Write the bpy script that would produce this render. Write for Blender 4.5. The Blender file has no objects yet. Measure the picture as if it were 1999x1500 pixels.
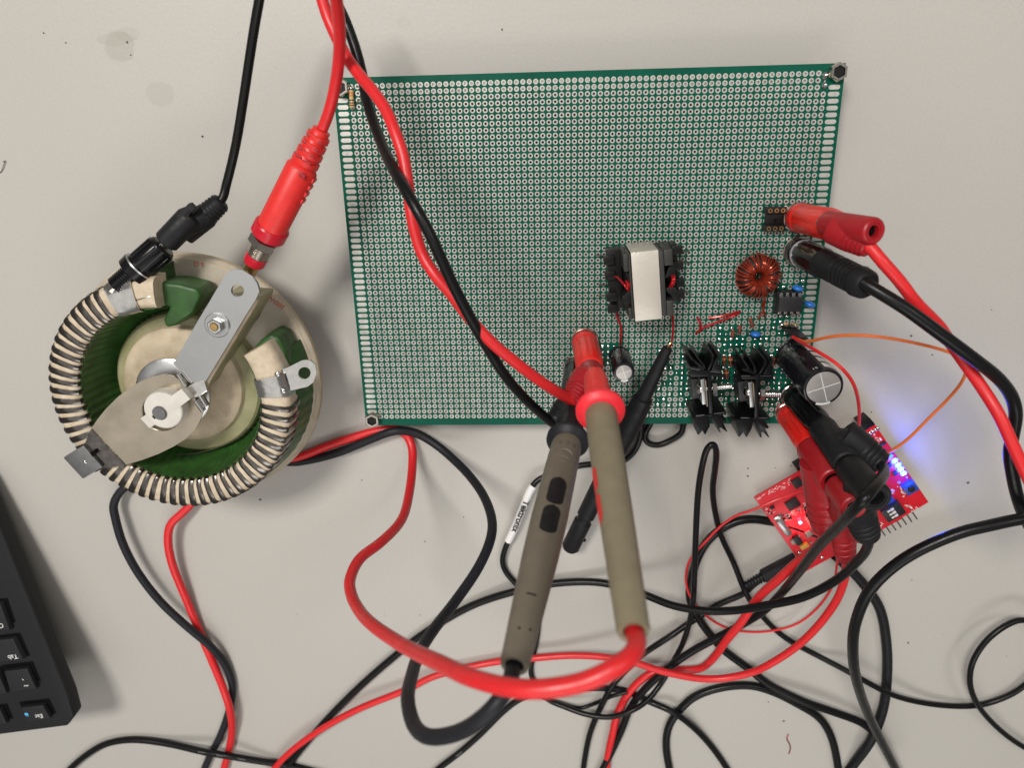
import bpy, bmesh, math, random
import numpy as np
from mathutils import Vector, Matrix

# ------------------------------------------------------------------ camera
S = 0.001                                   # everything below is in millimetres
scene = bpy.context.scene
COL = scene.collection
R_ = np.array([[0.9986279325552425, -0.02456172234432577, -0.04624904448658667],
               [-0.0074186506198554965, -0.9406281077317238, 0.33935781495055767],
               [-0.05183836362601099, -0.3385490876379916, -0.9395197173641758]])
CAM = np.array([85.94615, -16.03455, 332.45674])
F_, CX, CY = 1455.0, 999.5, 750.0
cam_d = bpy.data.cameras.new("camera")
cam = bpy.data.objects.new("camera", cam_d)
COL.objects.link(cam)
Rw = R_.T @ np.diag([1, -1, -1])
M4 = Matrix([list(Rw[i]) + [CAM[i] * S] for i in range(3)] + [[0, 0, 0, 1]])
cam.matrix_world = M4
cam_d.sensor_fit = 'HORIZONTAL'
cam_d.sensor_width = 36
cam_d.lens = 36 * F_ / 1999
cam_d.clip_start = 0.01
cam_d.clip_end = 20
cam_d.dof.use_dof = True
cam_d.dof.focus_distance = 0.312
cam_d.dof.aperture_fstop = 13
scene.camera = cam

# ------------------------------------------------------------------ light
w = bpy.data.worlds.new("World")
scene.world = w
w.use_nodes = True
w.node_tree.nodes["Background"].inputs[0].default_value = (1.0, 0.97, 0.93, 1)
w.node_tree.nodes["Background"].inputs[1].default_value = 0.17


def area(name, loc, aim, sx, sy, power, col):
    l = bpy.data.lights.new(name, 'AREA')
    l.shape = 'RECTANGLE'
    l.size, l.size_y = sx, sy
    l.energy = power
    l.color = col
    o = bpy.data.objects.new(name, l)
    COL.objects.link(o)
    o.location = loc
    d = Vector(aim) - Vector(loc)
    o.rotation_euler = d.to_track_quat('-Z', 'Y').to_euler()
    return o


area("ceiling_panel", (-0.36, 0.68, 1.50), (0.08, -0.13, 0), 0.46, 0.32, 23.5, (1.0, 0.965, 0.915))
area("ceiling_panel_far", (0.90, 0.55, 1.55), (0.08, -0.2, 0), 0.30, 0.60, 5.0, (1.0, 0.97, 0.94))
area("bounce_fill", (-0.75, -0.55, 1.9), (-0.3, -0.3, 0), 2.0, 1.7, 6.5, (1.0, 0.97, 0.94))  # added wide dim lamp, gives the bare metal something pale to reflect

area("near_fill", (0.12, -0.95, 1.10), (0.08, -0.30, 0), 0.9, 0.35, 4.0, (1.0, 0.98, 0.95))  # added unseen fill that brightens the near part of the bench

vs = scene.view_settings
vs.view_transform = 'Standard'
vs.look = 'None'
vs.exposure = 0.0
vs.gamma = 1.0

random.seed(7)
ZB = 16.0                                   # top face of the perfboard


def P(px, py, z=0.0):
    """The place at height z above the table that the photograph shows at px, py."""
    d = R_.T @ np.array([(px - CX) / F_, (py - CY) / F_, 1.0])
    k = (z - CAM[2]) / d[2]
    return Vector(CAM + k * d)


def PL(lst):
    return [P(*p) for p in lst]


# ------------------------------------------------------------------ materials
def mat(name, col, rough=0.5, metal=0.0, noise=0.0, nscale=400.0, bump=0.0, bscale=1500.0, coat=0.0,
        col2=None, emit=None, estr=0.0, spec=0.5, stretch=None, trans=0.0, sss=0.0, rvar=0.0, world=False):
    m = bpy.data.materials.new(name)
    m.use_nodes = True
    nt = m.node_tree
    b = nt.nodes["Principled BSDF"]
    b.inputs["Base Color"].default_value = (*col, 1)
    b.inputs["Roughness"].default_value = rough
    b.inputs["Metallic"].default_value = metal
    b.inputs["Specular IOR Level"].default_value = spec
    if coat:
        b.inputs["Coat Weight"].default_value = coat
        b.inputs["Coat Roughness"].default_value = 0.15
    if trans:
        b.inputs["Transmission Weight"].default_value = trans
    if sss:
        b.inputs["Subsurface Weight"].default_value = sss
        b.inputs["Subsurface Radius"].default_value = (0.003, 0.0006, 0.0004)
        b.inputs["Subsurface Scale"].default_value = 1.0
    if emit:
        b.inputs["Emission Color"].default_value = (*emit, 1)
        b.inputs["Emission Strength"].default_value = estr
    tc = nt.nodes.new("ShaderNodeTexCoord")
    src = tc.outputs["Object"]
    if world:
        src = nt.nodes.new("ShaderNodeNewGeometry").outputs["Position"]
    if stretch:
        mp = nt.nodes.new("ShaderNodeMapping")
        mp.inputs["Scale"].default_value = stretch
        nt.links.new(src, mp.inputs[0])
        src = mp.outputs[0]
    if noise:
        n = nt.nodes.new("ShaderNodeTexNoise")
        n.inputs["Scale"].default_value = nscale
        n.inputs["Detail"].default_value = 6
        nt.links.new(src, n.inputs["Vector"])
        mr = nt.nodes.new("ShaderNodeMapRange")
        mr.inputs[1].default_value = 0.3
        mr.inputs[2].default_value = 0.7
        nt.links.new(n.outputs[0], mr.inputs[0])
        mx = nt.nodes.new("ShaderNodeMix")
        mx.data_type = 'RGBA'
        c2 = col2 or tuple(c * (1 - noise) for c in col)
        mx.inputs[6].default_value = (*col, 1)
        mx.inputs[7].default_value = (*c2, 1)
        nt.links.new(mr.outputs[0], mx.inputs[0])
        nt.links.new(mx.outputs[2], b.inputs["Base Color"])
        if rvar:
            m2 = nt.nodes.new("ShaderNodeMapRange")
            m2.inputs[3].default_value = rough - rvar
            m2.inputs[4].default_value = rough + rvar
            nt.links.new(mr.outputs[0], m2.inputs[0])
            nt.links.new(m2.outputs[0], b.inputs["Roughness"])
    if bump:
        n2 = nt.nodes.new("ShaderNodeTexNoise")
        n2.inputs["Scale"].default_value = bscale
        n2.inputs["Detail"].default_value = 4
        nt.links.new(src, n2.inputs["Vector"])
        bp = nt.nodes.new("ShaderNodeBump")
        bp.inputs["Strength"].default_value = bump
        bp.inputs["Distance"].default_value = 0.0004
        nt.links.new(n2.outputs[0], bp.inputs["Height"])
        nt.links.new(bp.outputs[0], b.inputs["Normal"])
    return m


M = {}
M['blk'] = mat("black_pvc", (0.0075, 0.0075, 0.008), 0.33, spec=0.25, noise=0.3, bump=0.05, rvar=0.06)
M['blkm'] = mat("black_matte_rubber", (0.013, 0.013, 0.0145), 0.5, spec=0.25, noise=0.3, bump=0.12, rvar=0.08)
M['blkg'] = mat("black_gloss_plastic", (0.006, 0.006, 0.007), 0.24, spec=0.25, noise=0.2, bump=0.03)
M['gryb'] = mat("dark_grey_rubber", (0.017, 0.018, 0.022), 0.48, spec=0.25, noise=0.2, bump=0.06)
M['red'] = mat("red_silicone", (0.72, 0.020, 0.024), 0.38, noise=0.12, bump=0.05, rvar=0.06, sss=0.08)
M['redm'] = mat("red_matte_plastic", (0.74, 0.026, 0.022), 0.42, noise=0.12, bump=0.05, sss=0.08)
M['redd'] = mat("dark_red_plastic", (0.36, 0.008, 0.014), 0.40, noise=0.15, bump=0.05)
M['redg'] = mat("glossy_red_post", (0.82, 0.020, 0.014), 0.36, noise=0.08)
M['pink'] = mat("red_guard_rubber", (0.86, 0.024, 0.040), 0.45, noise=0.08, bump=0.04, sss=0.1)
M['tan'] = mat("olive_tan_plastic", (0.235, 0.200, 0.128), 0.46, noise=0.12, nscale=200, bump=0.06, rvar=0.05)
M['tank'] = mat("taupe_plastic", (0.165, 0.140, 0.105), 0.46, noise=0.14, nscale=200, bump=0.06, rvar=0.05)
M['oran'] = mat("orange_wire", (0.75, 0.16, 0.03), 0.4, noise=0.1)
M['steel'] = mat("brushed_steel", (0.56, 0.57, 0.57), 0.34, 1.0, noise=0.25, nscale=250, bump=0.06, bscale=900, rvar=0.08)
M['zinc'] = mat("zinc_plate", (0.50, 0.51, 0.51), 0.40, 1.0, noise=0.2, nscale=120, bump=0.05, rvar=0.08)
M['chrome'] = mat("bright_tinned_metal", (0.70, 0.69, 0.66), 0.17, 1.0, noise=0.2, bump=0.08, bscale=500, rvar=0.06)
M['nickel'] = mat("nickel_plated", (0.62, 0.57, 0.50), 0.2, 1.0, noise=0.2, bump=0.04)
M['spring'] = mat("spring_bronze_plate", (0.56, 0.49, 0.385), 0.25, 1.0, noise=0.2, nscale=90, bump=0.03, rvar=0.06)
M['brass'] = mat("brass", (0.62, 0.42, 0.18), 0.3, 1.0, noise=0.3)
M['band'] = mat("resistance_ribbon", (0.20, 0.185, 0.17), 0.24, 1.0, noise=0.5, nscale=300, bump=0.1, bscale=700, rvar=0.1)
M['cream'] = mat("cream_ceramic", (0.58, 0.48, 0.345), 0.62, noise=1, nscale=130, col2=(0.40, 0.32, 0.215), bump=0.25, bscale=900)
M['creaml'] = mat("pale_ceramic_strip", (0.64, 0.545, 0.41), 0.6, noise=1, nscale=300, col2=(0.50, 0.40, 0.28), bump=0.2, bscale=900)
M['glaze'] = mat("glazed_ceramic", (0.54, 0.49, 0.405), 0.38, noise=1, nscale=75, col2=(0.38, 0.33, 0.25), bump=0.25, bscale=200, rvar=0.1)
M['olive'] = mat("olive_glazed_ceramic", (0.36, 0.33, 0.19), 0.4, noise=1, nscale=80, col2=(0.22, 0.22, 0.10), bump=0.2, bscale=400)
M['enamel'] = mat("green_enamel", (0.035, 0.115, 0.022), 0.42, noise=0.45, nscale=150, bump=0.25, bscale=350, rvar=0.08)
M['white'] = mat("white_ceramic", (0.66, 0.63, 0.57), 0.45, noise=0.12, nscale=200, bump=0.08)
M['shaft'] = mat("grey_shaft", (0.24, 0.24, 0.24), 0.42, 0.8, noise=0.2)
M['pcb'] = mat("green_solder_mask", (0.0005, 0.092, 0.056), 0.36, spec=0.16, noise=0.25, nscale=80, bump=0.03)
M['pcbe'] = mat("board_edge_fibreglass", (0.10, 0.26, 0.14), 0.6, noise=0.2)
M['pad'] = mat("tinned_pad", (0.68, 0.66, 0.61), 0.38, 0.55, noise=0.4, nscale=260, rvar=0.1, world=True, bump=0.1, bscale=1500)
M['solder'] = mat("solder", (0.72, 0.71, 0.68), 0.14, 1.0, noise=0.2, bump=0.2, bscale=800)
M['bake'] = mat("black_bakelite", (0.007, 0.007, 0.007), 0.4, spec=0.25, noise=0.3, bump=0.08)
M['ferrite'] = mat("dark_ferrite", (0.026, 0.025, 0.023), 0.5, noise=0.25, bump=0.12)
M['tape'] = mat("silver_tape", (0.62, 0.58, 0.51), 0.40, 0.4, noise=0.14, nscale=90, bump=0.3, bscale=260, rvar=0.06)
M['copper'] = mat("enamelled_copper", (0.38, 0.055, 0.026), 0.24, 0.6, noise=0.3, nscale=300)
M['redcu'] = mat("red_enamelled_wire", (0.46, 0.012, 0.018), 0.22, 0.35, noise=0.2)
M['sleeve'] = mat("capacitor_sleeve", (0.010, 0.010, 0.013), 0.18, noise=0.2, bump=0.06)
M['canal'] = mat("capacitor_can_top", (0.46, 0.44, 0.42), 0.42, 0.6, noise=0.1, bump=0.05)
M['print'] = mat("white_print", (0.68, 0.68, 0.66), 0.6)
M['printg'] = mat("grey_print", (0.20, 0.20, 0.20), 0.6)
M['redpen'] = mat("red_ink", (0.50, 0.06, 0.04), 0.7)
M['bluep'] = mat("blue_print", (0.10, 0.42, 0.80), 0.6)
M['blacktxt'] = mat("black_print", (0.008, 0.008, 0.008), 0.6)
M['tag'] = mat("white_heatshrink", (0.80, 0.79, 0.77), 0.4, noise=0.05, bump=0.05)
M['bluecap'] = mat("blue_ceramic_epoxy", (0.015, 0.16, 0.58), 0.25, noise=0.1, coat=0.3)
M['resist'] = mat("tan_resistor_body", (0.60, 0.42, 0.20), 0.35, noise=0.1)
M['stripeb'] = mat("brown_stripe", (0.16, 0.04, 0.015), 0.4)
M['stripek'] = mat("black_stripe", (0.015, 0.012, 0.012), 0.4)
M['stripeo'] = mat("orange_stripe", (0.60, 0.20, 0.05), 0.4)
M['glassd'] = mat("red_glass_diode", (0.22, 0.05, 0.025), 0.12, noise=0.3, coat=0.3)
M['rpcb'] = mat("red_solder_mask", (0.62, 0.010, 0.022), 0.32, noise=0.15, nscale=200, bump=0.03)
M['chip'] = mat("black_chip", (0.014, 0.014, 0.016), 0.42, noise=0.2, bump=0.06)
M['gold'] = mat("tantalum_yellow", (0.60, 0.32, 0.05), 0.4)
M['greyc'] = mat("grey_smd", (0.30, 0.28, 0.24), 0.45, 0.3)
M['bluepot'] = mat("blue_trimmer", (0.02, 0.06, 0.35), 0.35, noise=0.1)
M['greyp'] = mat("pale_grey_plastic", (0.34, 0.34, 0.36), 0.45, noise=0.15)
M['crim'] = mat("crimson_plastic", (0.56, 0.010, 0.026), 0.28, noise=0.1)
M['pin'] = mat("header_pin", (0.22, 0.19, 0.17), 0.3, 1.0)
M['ledb'] = mat("lit_blue_led", (0.5, 0.8, 1.0), 0.3, emit=(0.07, 0.66, 1.0), estr=5.0)
M['ledr'] = mat("lit_red_led", (1.0, 0.5, 0.5), 0.3, emit=(1.0, 0.10, 0.16), estr=25.0)
M['ledoff'] = mat("teal_led", (0.02, 0.25, 0.35), 0.3, emit=(0.0, 0.30, 0.5), estr=1.2)
M['kb'] = mat("black_keyboard_case", (0.008, 0.0085, 0.010), 0.55, spec=0.35, noise=0.2, bump=0.15, bscale=2500)
M['key'] = mat("black_keycap", (0.012, 0.013, 0.015), 0.5, spec=0.4, noise=0.15, bump=0.1, bscale=2500)
M['shade'] = mat("recess_shade_black", (0.002, 0.002, 0.002), 0.7, spec=0.1)  # near-black colour carries the shade inside gaps, slots and holes
M['dust'] = mat("dark_crumb", (0.09, 0.075, 0.06), 0.8)
M['anod'] = mat("black_anodised_aluminium", (0.005, 0.005, 0.006), 0.3, 0.0, noise=0.3, bump=0.05, spec=0.25)
M['anode'] = mat("worn_aluminium_edge", (0.34, 0.34, 0.34), 0.35, 1.0)
M['kapton'] = mat("mica_insulator", (0.20, 0.17, 0.12), 0.4)


def table_material():
    m = mat("grey_laminate", (0.50, 0.475, 0.43), 0.42)
    nt = m.node_tree
    b = nt.nodes["Principled BSDF"]
    tc = nt.nodes.new("ShaderNodeTexCoord")
    n = nt.nodes.new("ShaderNodeTexNoise")
    n.inputs["Scale"].default_value = 900
    n.inputs["Detail"].default_value = 5
    nl = nt.nodes.new("ShaderNodeTexNoise")
    nl.inputs["Scale"].default_value = 9
    nl.inputs["Detail"].default_value = 4
    for q in (n, nl):
        nt.links.new(tc.outputs["Object"], q.inputs["Vector"])
    mx = nt.nodes.new("ShaderNodeMix")
    mx.data_type = 'RGBA'
    mx.inputs[6].default_value = (0.470, 0.451, 0.412, 1)
    mx.inputs[7].default_value = (0.436, 0.419, 0.385, 1)
    nt.links.new(nl.outputs[0], mx.inputs[0])
    mx2 = nt.nodes.new("ShaderNodeMix")
    mx2.data_type = 'RGBA'
    mx2.blend_type = 'MULTIPLY'
    mr = nt.nodes.new("ShaderNodeMapRange")
    mr.inputs[1].default_value = 0.35
    mr.inputs[2].default_value = 0.65
    mr.inputs[3].default_value = 0.97
    mr.inputs[4].default_value = 1.02
    nt.links.new(n.outputs[0], mr.inputs[0])
    mx2.inputs[0].default_value = 1
    nt.links.new(mx.outputs[2], mx2.inputs[6])
    nt.links.new(mr.outputs[0], mx2.inputs[7])
    cur = mx2.outputs[2]
    # dried water stains with an outline of their own
    nz = nt.nodes.new("ShaderNodeTexNoise")
    nz.inputs["Scale"].default_value = 120
    nt.links.new(tc.outputs["Object"], nz.inputs["Vector"])
    for (px, py, rx, ry, amt) in ((236, 92, 7.5, 6.0, 0.32), (226, 76, 9.5, 2.6, 0.22), (250, 68, 5, 3, 0.18),
                                  (313, 182, 6.8, 5.4, 0.20), (787, 42, 3, 3, 0.12), (1140, 30, 12, 2, 0.05)):
        c = P(px, py, 0) * S
        vm = nt.nodes.new("ShaderNodeVectorMath")
        vm.operation = 'SUBTRACT'
        vm.inputs[1].default_value = (c.x, c.y, 0)
        nt.links.new(tc.outputs["Object"], vm.inputs[0])
        v2 = nt.nodes.new("ShaderNodeVectorMath")
        v2.operation = 'MULTIPLY'
        v2.inputs[1].default_value = (1000 / rx, 1000 / ry, 0)
        nt.links.new(vm.outputs[0], v2.inputs[0])
        ln = nt.nodes.new("ShaderNodeVectorMath")
        ln.operation = 'LENGTH'
        nt.links.new(v2.outputs[0], ln.inputs[0])
        ad = nt.nodes.new("ShaderNodeMath")
        ad.operation = 'MULTIPLY_ADD'
        nt.links.new(nz.outputs[0], ad.inputs[0])
        ad.inputs[1].default_value = 0.9
        nt.links.new(ln.outputs["Value"], ad.inputs[2])
        r2 = nt.nodes.new("ShaderNodeMapRange")
        r2.inputs[1].default_value = 1.42
        r2.inputs[2].default_value = 1.30
        r2.inputs[4].default_value = amt
        nt.links.new(ad.outputs[0], r2.inputs[0])
        m3 = nt.nodes.new("ShaderNodeMix")
        m3.data_type = 'RGBA'
        nt.links.new(r2.outputs[0], m3.inputs[0])
        nt.links.new(cur, m3.inputs[6])
        m3.inputs[7].default_value = (0.30, 0.285, 0.235, 1)
        cur = m3.outputs[2]
    nt.links.new(cur, b.inputs["Base Color"])
    bn = nt.nodes.new("ShaderNodeTexNoise")
    bn.inputs["Scale"].default_value = 620
    bn.inputs["Detail"].default_value = 3
    nt.links.new(tc.outputs["Object"], bn.inputs["Vector"])
    bp = nt.nodes.new("ShaderNodeBump")
    bp.inputs["Strength"].default_value = 0.10
    bp.inputs["Distance"].default_value = 0.0006
    nt.links.new(bn.outputs[0], bp.inputs["Height"])
    nt.links.new(bp.outputs[0], b.inputs["Normal"])
    b.inputs["Roughness"].default_value = 0.44
    return m


# ------------------------------------------------------------------ mesh helpers
def basis(d, up=None):
    d = Vector(d).normalized()
    up = Vector(up) if up is not None else Vector((0, 0, 1))
    if abs(d.dot(up.normalized())) > 0.98:
        up = Vector((0, 1, 0))
    u = up.cross(d).normalized()
    v = d.cross(u).normalized()
    return u, v, d


class MB:
    def __init__(s):
        s.v, s.f = [], []

    def add(s, vs, fs):
        o = len(s.v)
        s.v += [Vector(p) for p in vs]
        s.f += [tuple(i + o for i in f) for f in fs]
        return s

    def lathe(s, a, d, prof, n=24, up=None, c0=True, c1=True, flat=None, sx=1.0):
        """Rings of radius r at distance t from a along d. flat: count of polygon sides (nuts)."""
        u, v, d = basis(d, up)
        a = Vector(a)
        n = flat or n
        vs, fs = [], []
        for t, r in prof:
            for k in range(n):
                an = 2 * math.pi * (k + (0.5 if flat else 0)) / n
                vs.append(a + d * t + u * (math.cos(an) * r * sx) + v * (math.sin(an) * r))
        m = len(prof)
        for i in range(m - 1):
            for k in range(n):
                k2 = (k + 1) % n
                fs.append((i * n + k, i * n + k2, (i + 1) * n + k2, (i + 1) * n + k))
        if c0:
            fs.append(tuple(range(n - 1, -1, -1)))
        if c1:
            fs.append(tuple((m - 1) * n + k for k in range(n)))
        return s.add(vs, fs)

    def cyl(s, a, b, r, n=20, r2=None, ch=0.0):
        a, b = Vector(a), Vector(b)
        L = (b - a).length
        r2 = r if r2 is None else r2
        if ch:
            pr = [(0, r - ch), (ch, r), (L - ch, r2), (L, r2 - ch)]
        else:
            pr = [(0, r), (L, r2)]
        return s.lathe(a, b - a, pr, n)

    def tube(s, pts, r, n=14, sx=1.0):
        pts = [Vector(p) for p in pts]
        m = len(pts)
        rs = r if isinstance(r, (list, tuple)) else [r] * m
        tan = []
        for i in range(m):
            t = pts[min(i + 1, m - 1)] - pts[max(i - 1, 0)]
            tan.append(t.normalized() if t.length > 1e-9 else Vector((0, 0, 1)))
        u, v, _ = basis(tan[0])
        vs, fs = [], []
        for i in range(m):
            if i:
                ax = tan[i - 1].cross(tan[i])
                if ax.length > 1e-7:
                    q = Matrix.Rotation(tan[i - 1].angle(tan[i]), 3, ax.normalized())
                    u, v = q @ u, q @ v
            for k in range(n):
                an = 2 * math.pi * k / n
                vs.append(pts[i] + (u * math.cos(an) * sx + v * math.sin(an)) * rs[i])
        for i in range(m - 1):
            for k in range(n):
                k2 = (k + 1) % n
                fs.append((i * n + k, i * n + k2, (i + 1) * n + k2, (i + 1) * n + k))
        fs.append(tuple(range(n - 1, -1, -1)))
        fs.append(tuple((m - 1) * n + k for k in range(n)))
        return s.add(vs, fs)

    def box(s, c, x, y, z):
        """x, y, z: half-extent vectors."""
        c, x, y, z = Vector(c), Vector(x), Vector(y), Vector(z)
        vs = [c + x * i + y * j + z * k for k in (-1, 1) for j in (-1, 1) for i in (-1, 1)]
        return s.add(vs, [(0, 2, 3, 1), (4, 5, 7, 6), (0, 1, 5, 4), (2, 6, 7, 3), (0, 4, 6, 2), (1, 3, 7, 5)])

    def abox(s, c, sx, sy, sz, rot=0.0):
        ca, sa = math.cos(rot), math.sin(rot)
        return s.box(c, Vector((ca, sa, 0)) * sx / 2, Vector((-sa, ca, 0)) * sy / 2, Vector((0, 0, sz / 2)))

    def prism(s, poly, off):
        """A polygon (any winding) pushed by the vector off."""
        poly = [Vector(p) for p in poly]
        off = Vector(off)
        nrm = Vector((0, 0, 0))
        for i in range(len(poly)):
            nrm += poly[i].cross(poly[(i + 1) % len(poly)])
        if nrm.dot(off) > 0:
            poly = poly[::-1]
        n = len(poly)
        vs = poly + [p + off for p in poly]
        fs = [tuple(range(n)), tuple(range(2 * n - 1, n - 1, -1))]
        for i in range(n):
            j = (i + 1) % n
            fs.append((j, i, i + n, j + n))
        return s.add(vs, fs)

    def plate(s, outer, holes, off):
        """A flat plate with holes: outer and holes are lists of points, off its thickness."""
        bm = bmesh.new()
        loops = []
        for lp in [outer] + holes:
            vv = [bm.verts.new(Vector(p)) for p in lp]
            loops.append(vv)
            for i in range(len(vv)):
                bm.edges.new((vv[i], vv[(i + 1) % len(vv)]))
        bmesh.ops.triangle_fill(bm, use_beauty=True, edges=bm.edges[:])
        bm.verts.index_update()
        n = len(bm.verts)
        off = Vector(off)
        vs = [v.co.copy() for v in bm.verts]
        fs = [tuple(v.index for v in f.verts) for f in bm.faces]
        top = []
        for f in fs:
            nn = (vs[f[1]] - vs[f[0]]).cross(vs[f[2]] - vs[f[0]])
            top.append(f if nn.dot(off) < 0 else f[::-1])
        allf = top + [tuple(i + n for i in f[::-1]) for f in top]
        for li, lp in enumerate(loops):
            m = len(lp)
            for i in range(m):
                a, b = lp[i].index, lp[(i + 1) % m].index
                allf.append((a, b, b + n, a + n))
        bm.free()
        s.add([v for v in vs] + [v + off for v in vs], allf)
        s.fixn = True
        return s

    def ball(s, c, rx, ry=None, rz=None, nu=12, nv=8, M3=None):
        ry = rx if ry is None else ry
        rz = rx if rz is None else rz
        c = Vector(c)
        vs = []
        for i in range(1, nv):
            th = math.pi * i / nv
            for k in range(nu):
                ph = 2 * math.pi * k / nu
                p = Vector((rx * math.sin(th) * math.cos(ph), ry * math.sin(th) * math.sin(ph), rz * math.cos(th)))
                vs.append(c + (M3 @ p if M3 else p))
        top, bot = Vector((0, 0, rz)), Vector((0, 0, -rz))
        vs += [c + (M3 @ top if M3 else top), c + (M3 @ bot if M3 else bot)]
        fs = []
        for i in range(nv - 2):
            for k in range(nu):
                k2 = (k + 1) % nu
                fs.append((i * nu + k, (i + 1) * nu + k, (i + 1) * nu + k2, i * nu + k2))
        T, B = len(vs) - 2, len(vs) - 1
        for k in range(nu):
            k2 = (k + 1) % nu
            fs.append((T, k, k2))
            fs.append((B, (nv - 2) * nu + k2, (nv - 2) * nu + k))
        return s.add(vs, fs)

    def arc(s, c, prof, a0, a1, n, wob=None, caps=True):
        """A closed (r, z) profile swept about the vertical through c from a0 to a1 degrees."""
        c = Vector(c)
        vs, fs = [], []
        m = len(prof)
        for i in range(n + 1):
            an = math.radians(a0 + (a1 - a0) * i / n)
            for j, (r, z) in enumerate(prof):
                rr = r + (wob(i, j) if wob else 0)
                vs.append((c.x + rr * math.cos(an), c.y + rr * math.sin(an), c.z + z))
        for i in range(n):
            for j in range(m):
                j2 = (j + 1) % m
                fs.append((i * m + j, i * m + j2, (i + 1) * m + j2, (i + 1) * m + j))
        if caps:
            fs.append(tuple(range(m - 1, -1, -1)))
            fs.append(tuple(n * m + j for j in range(m)))
        s.add(vs, fs)
        s.fixn = True
        return s


ORG = {}


def _mesh(name, mb, m, org, bev=0.0, ang=32.0, seg=2):
    me = bpy.data.meshes.new(name)
    me.from_pydata([tuple((v - org) * S) for v in mb.v], [], mb.f)
    if bev or getattr(mb, 'fixn', False):
        bm = bmesh.new()
        bm.from_mesh(me)
        if getattr(mb, 'fixn', False):
            bmesh.ops.recalc_face_normals(bm, faces=bm.faces[:])
        if bev:
            es = [e for e in bm.edges if len(e.link_faces) == 2 and e.calc_face_angle(0) > math.radians(38)]
            bmesh.ops.bevel(bm, geom=es, offset=bev * S, segments=seg, affect='EDGES', profile=0.6, clamp_overlap=True)
        bm.to_mesh(me)
        bm.free()
    me.polygons.foreach_set("use_smooth", [True] * len(me.polygons))
    me.set_sharp_from_angle(angle=math.radians(ang))
    me.materials.append(m)
    return me


def thing(name, label, cat, loc, group=None):
    o = bpy.data.objects.new(name, None)
    o.empty_display_size = 0.01
    COL.objects.link(o)
    o.location = Vector(loc) * S
    o['label'] = label
    o['category'] = cat
    if group:
        o['group'] = group
    ORG[o.name] = Vector(loc)
    return o


def part(name, mb, m, parent, bev=0.0, ang=32.0, label=None, kind=None, seg=2):
    org = ORG[parent.name]
    o = bpy.data.objects.new(name, _mesh(name, mb, m, org, bev, ang, seg))
    COL.objects.link(o)
    o.parent = parent
    ORG[o.name] = org
    if label:
        o['label'] = label
    if kind:
        o['kind'] = kind
    return o


def solo(name, mb, m, label, cat, loc, group=None, bev=0.0, ang=32.0, kind=None):
    loc = Vector(loc)
    o = bpy.data.objects.new(name, _mesh(name, mb, m, loc, bev, ang))
    COL.objects.link(o)
    o.location = loc * S
    if label:
        o['label'] = label
    if cat:
        o['category'] = cat
    if group:
        o['group'] = group
    if kind:
        o['kind'] = kind
    ORG[o.name] = loc
    return o


def smooth(pts, per=7):
    """Centripetal Catmull-Rom through the points."""
    p = [Vector(q) for q in pts]
    p = [p[0] * 2 - p[1]] + p + [p[-1] * 2 - p[-2]]
    out = []
    for i in range(1, len(p) - 2):
        a, b, c, d = p[i - 1], p[i], p[i + 1], p[i + 2]
        t0 = 0.0
        t1 = t0 + max((b - a).length, 1e-4) ** 0.5
        t2 = t1 + max((c - b).length, 1e-4) ** 0.5
        t3 = t2 + max((d - c).length, 1e-4) ** 0.5
        for k in range(per):
            t = t1 + (t2 - t1) * k / per
            A1 = a * ((t1 - t) / (t1 - t0)) + b * ((t - t0) / (t1 - t0))
            A2 = b * ((t2 - t) / (t2 - t1)) + c * ((t - t1) / (t2 - t1))
            A3 = c * ((t3 - t) / (t3 - t2)) + d * ((t - t2) / (t3 - t2))
            B1 = A1 * ((t2 - t) / (t2 - t0)) + A2 * ((t - t0) / (t2 - t0))
            B2 = A2 * ((t3 - t) / (t3 - t1)) + A3 * ((t - t1) / (t3 - t1))
            out.append(B1 * ((t2 - t) / (t2 - t1)) + B2 * ((t - t1) / (t2 - t1)))
    out.append(p[-2])
    for _ in range(2):
        out = [out[0]] + [(out[i - 1] + out[i] * 2 + out[i + 1]) / 4 for i in range(1, len(out) - 1)] + [out[-1]]
    return out


def cable(lst, d, n=14, per=7):
    return MB().tube(smooth(PL(lst), per), d / 2, n)


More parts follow.
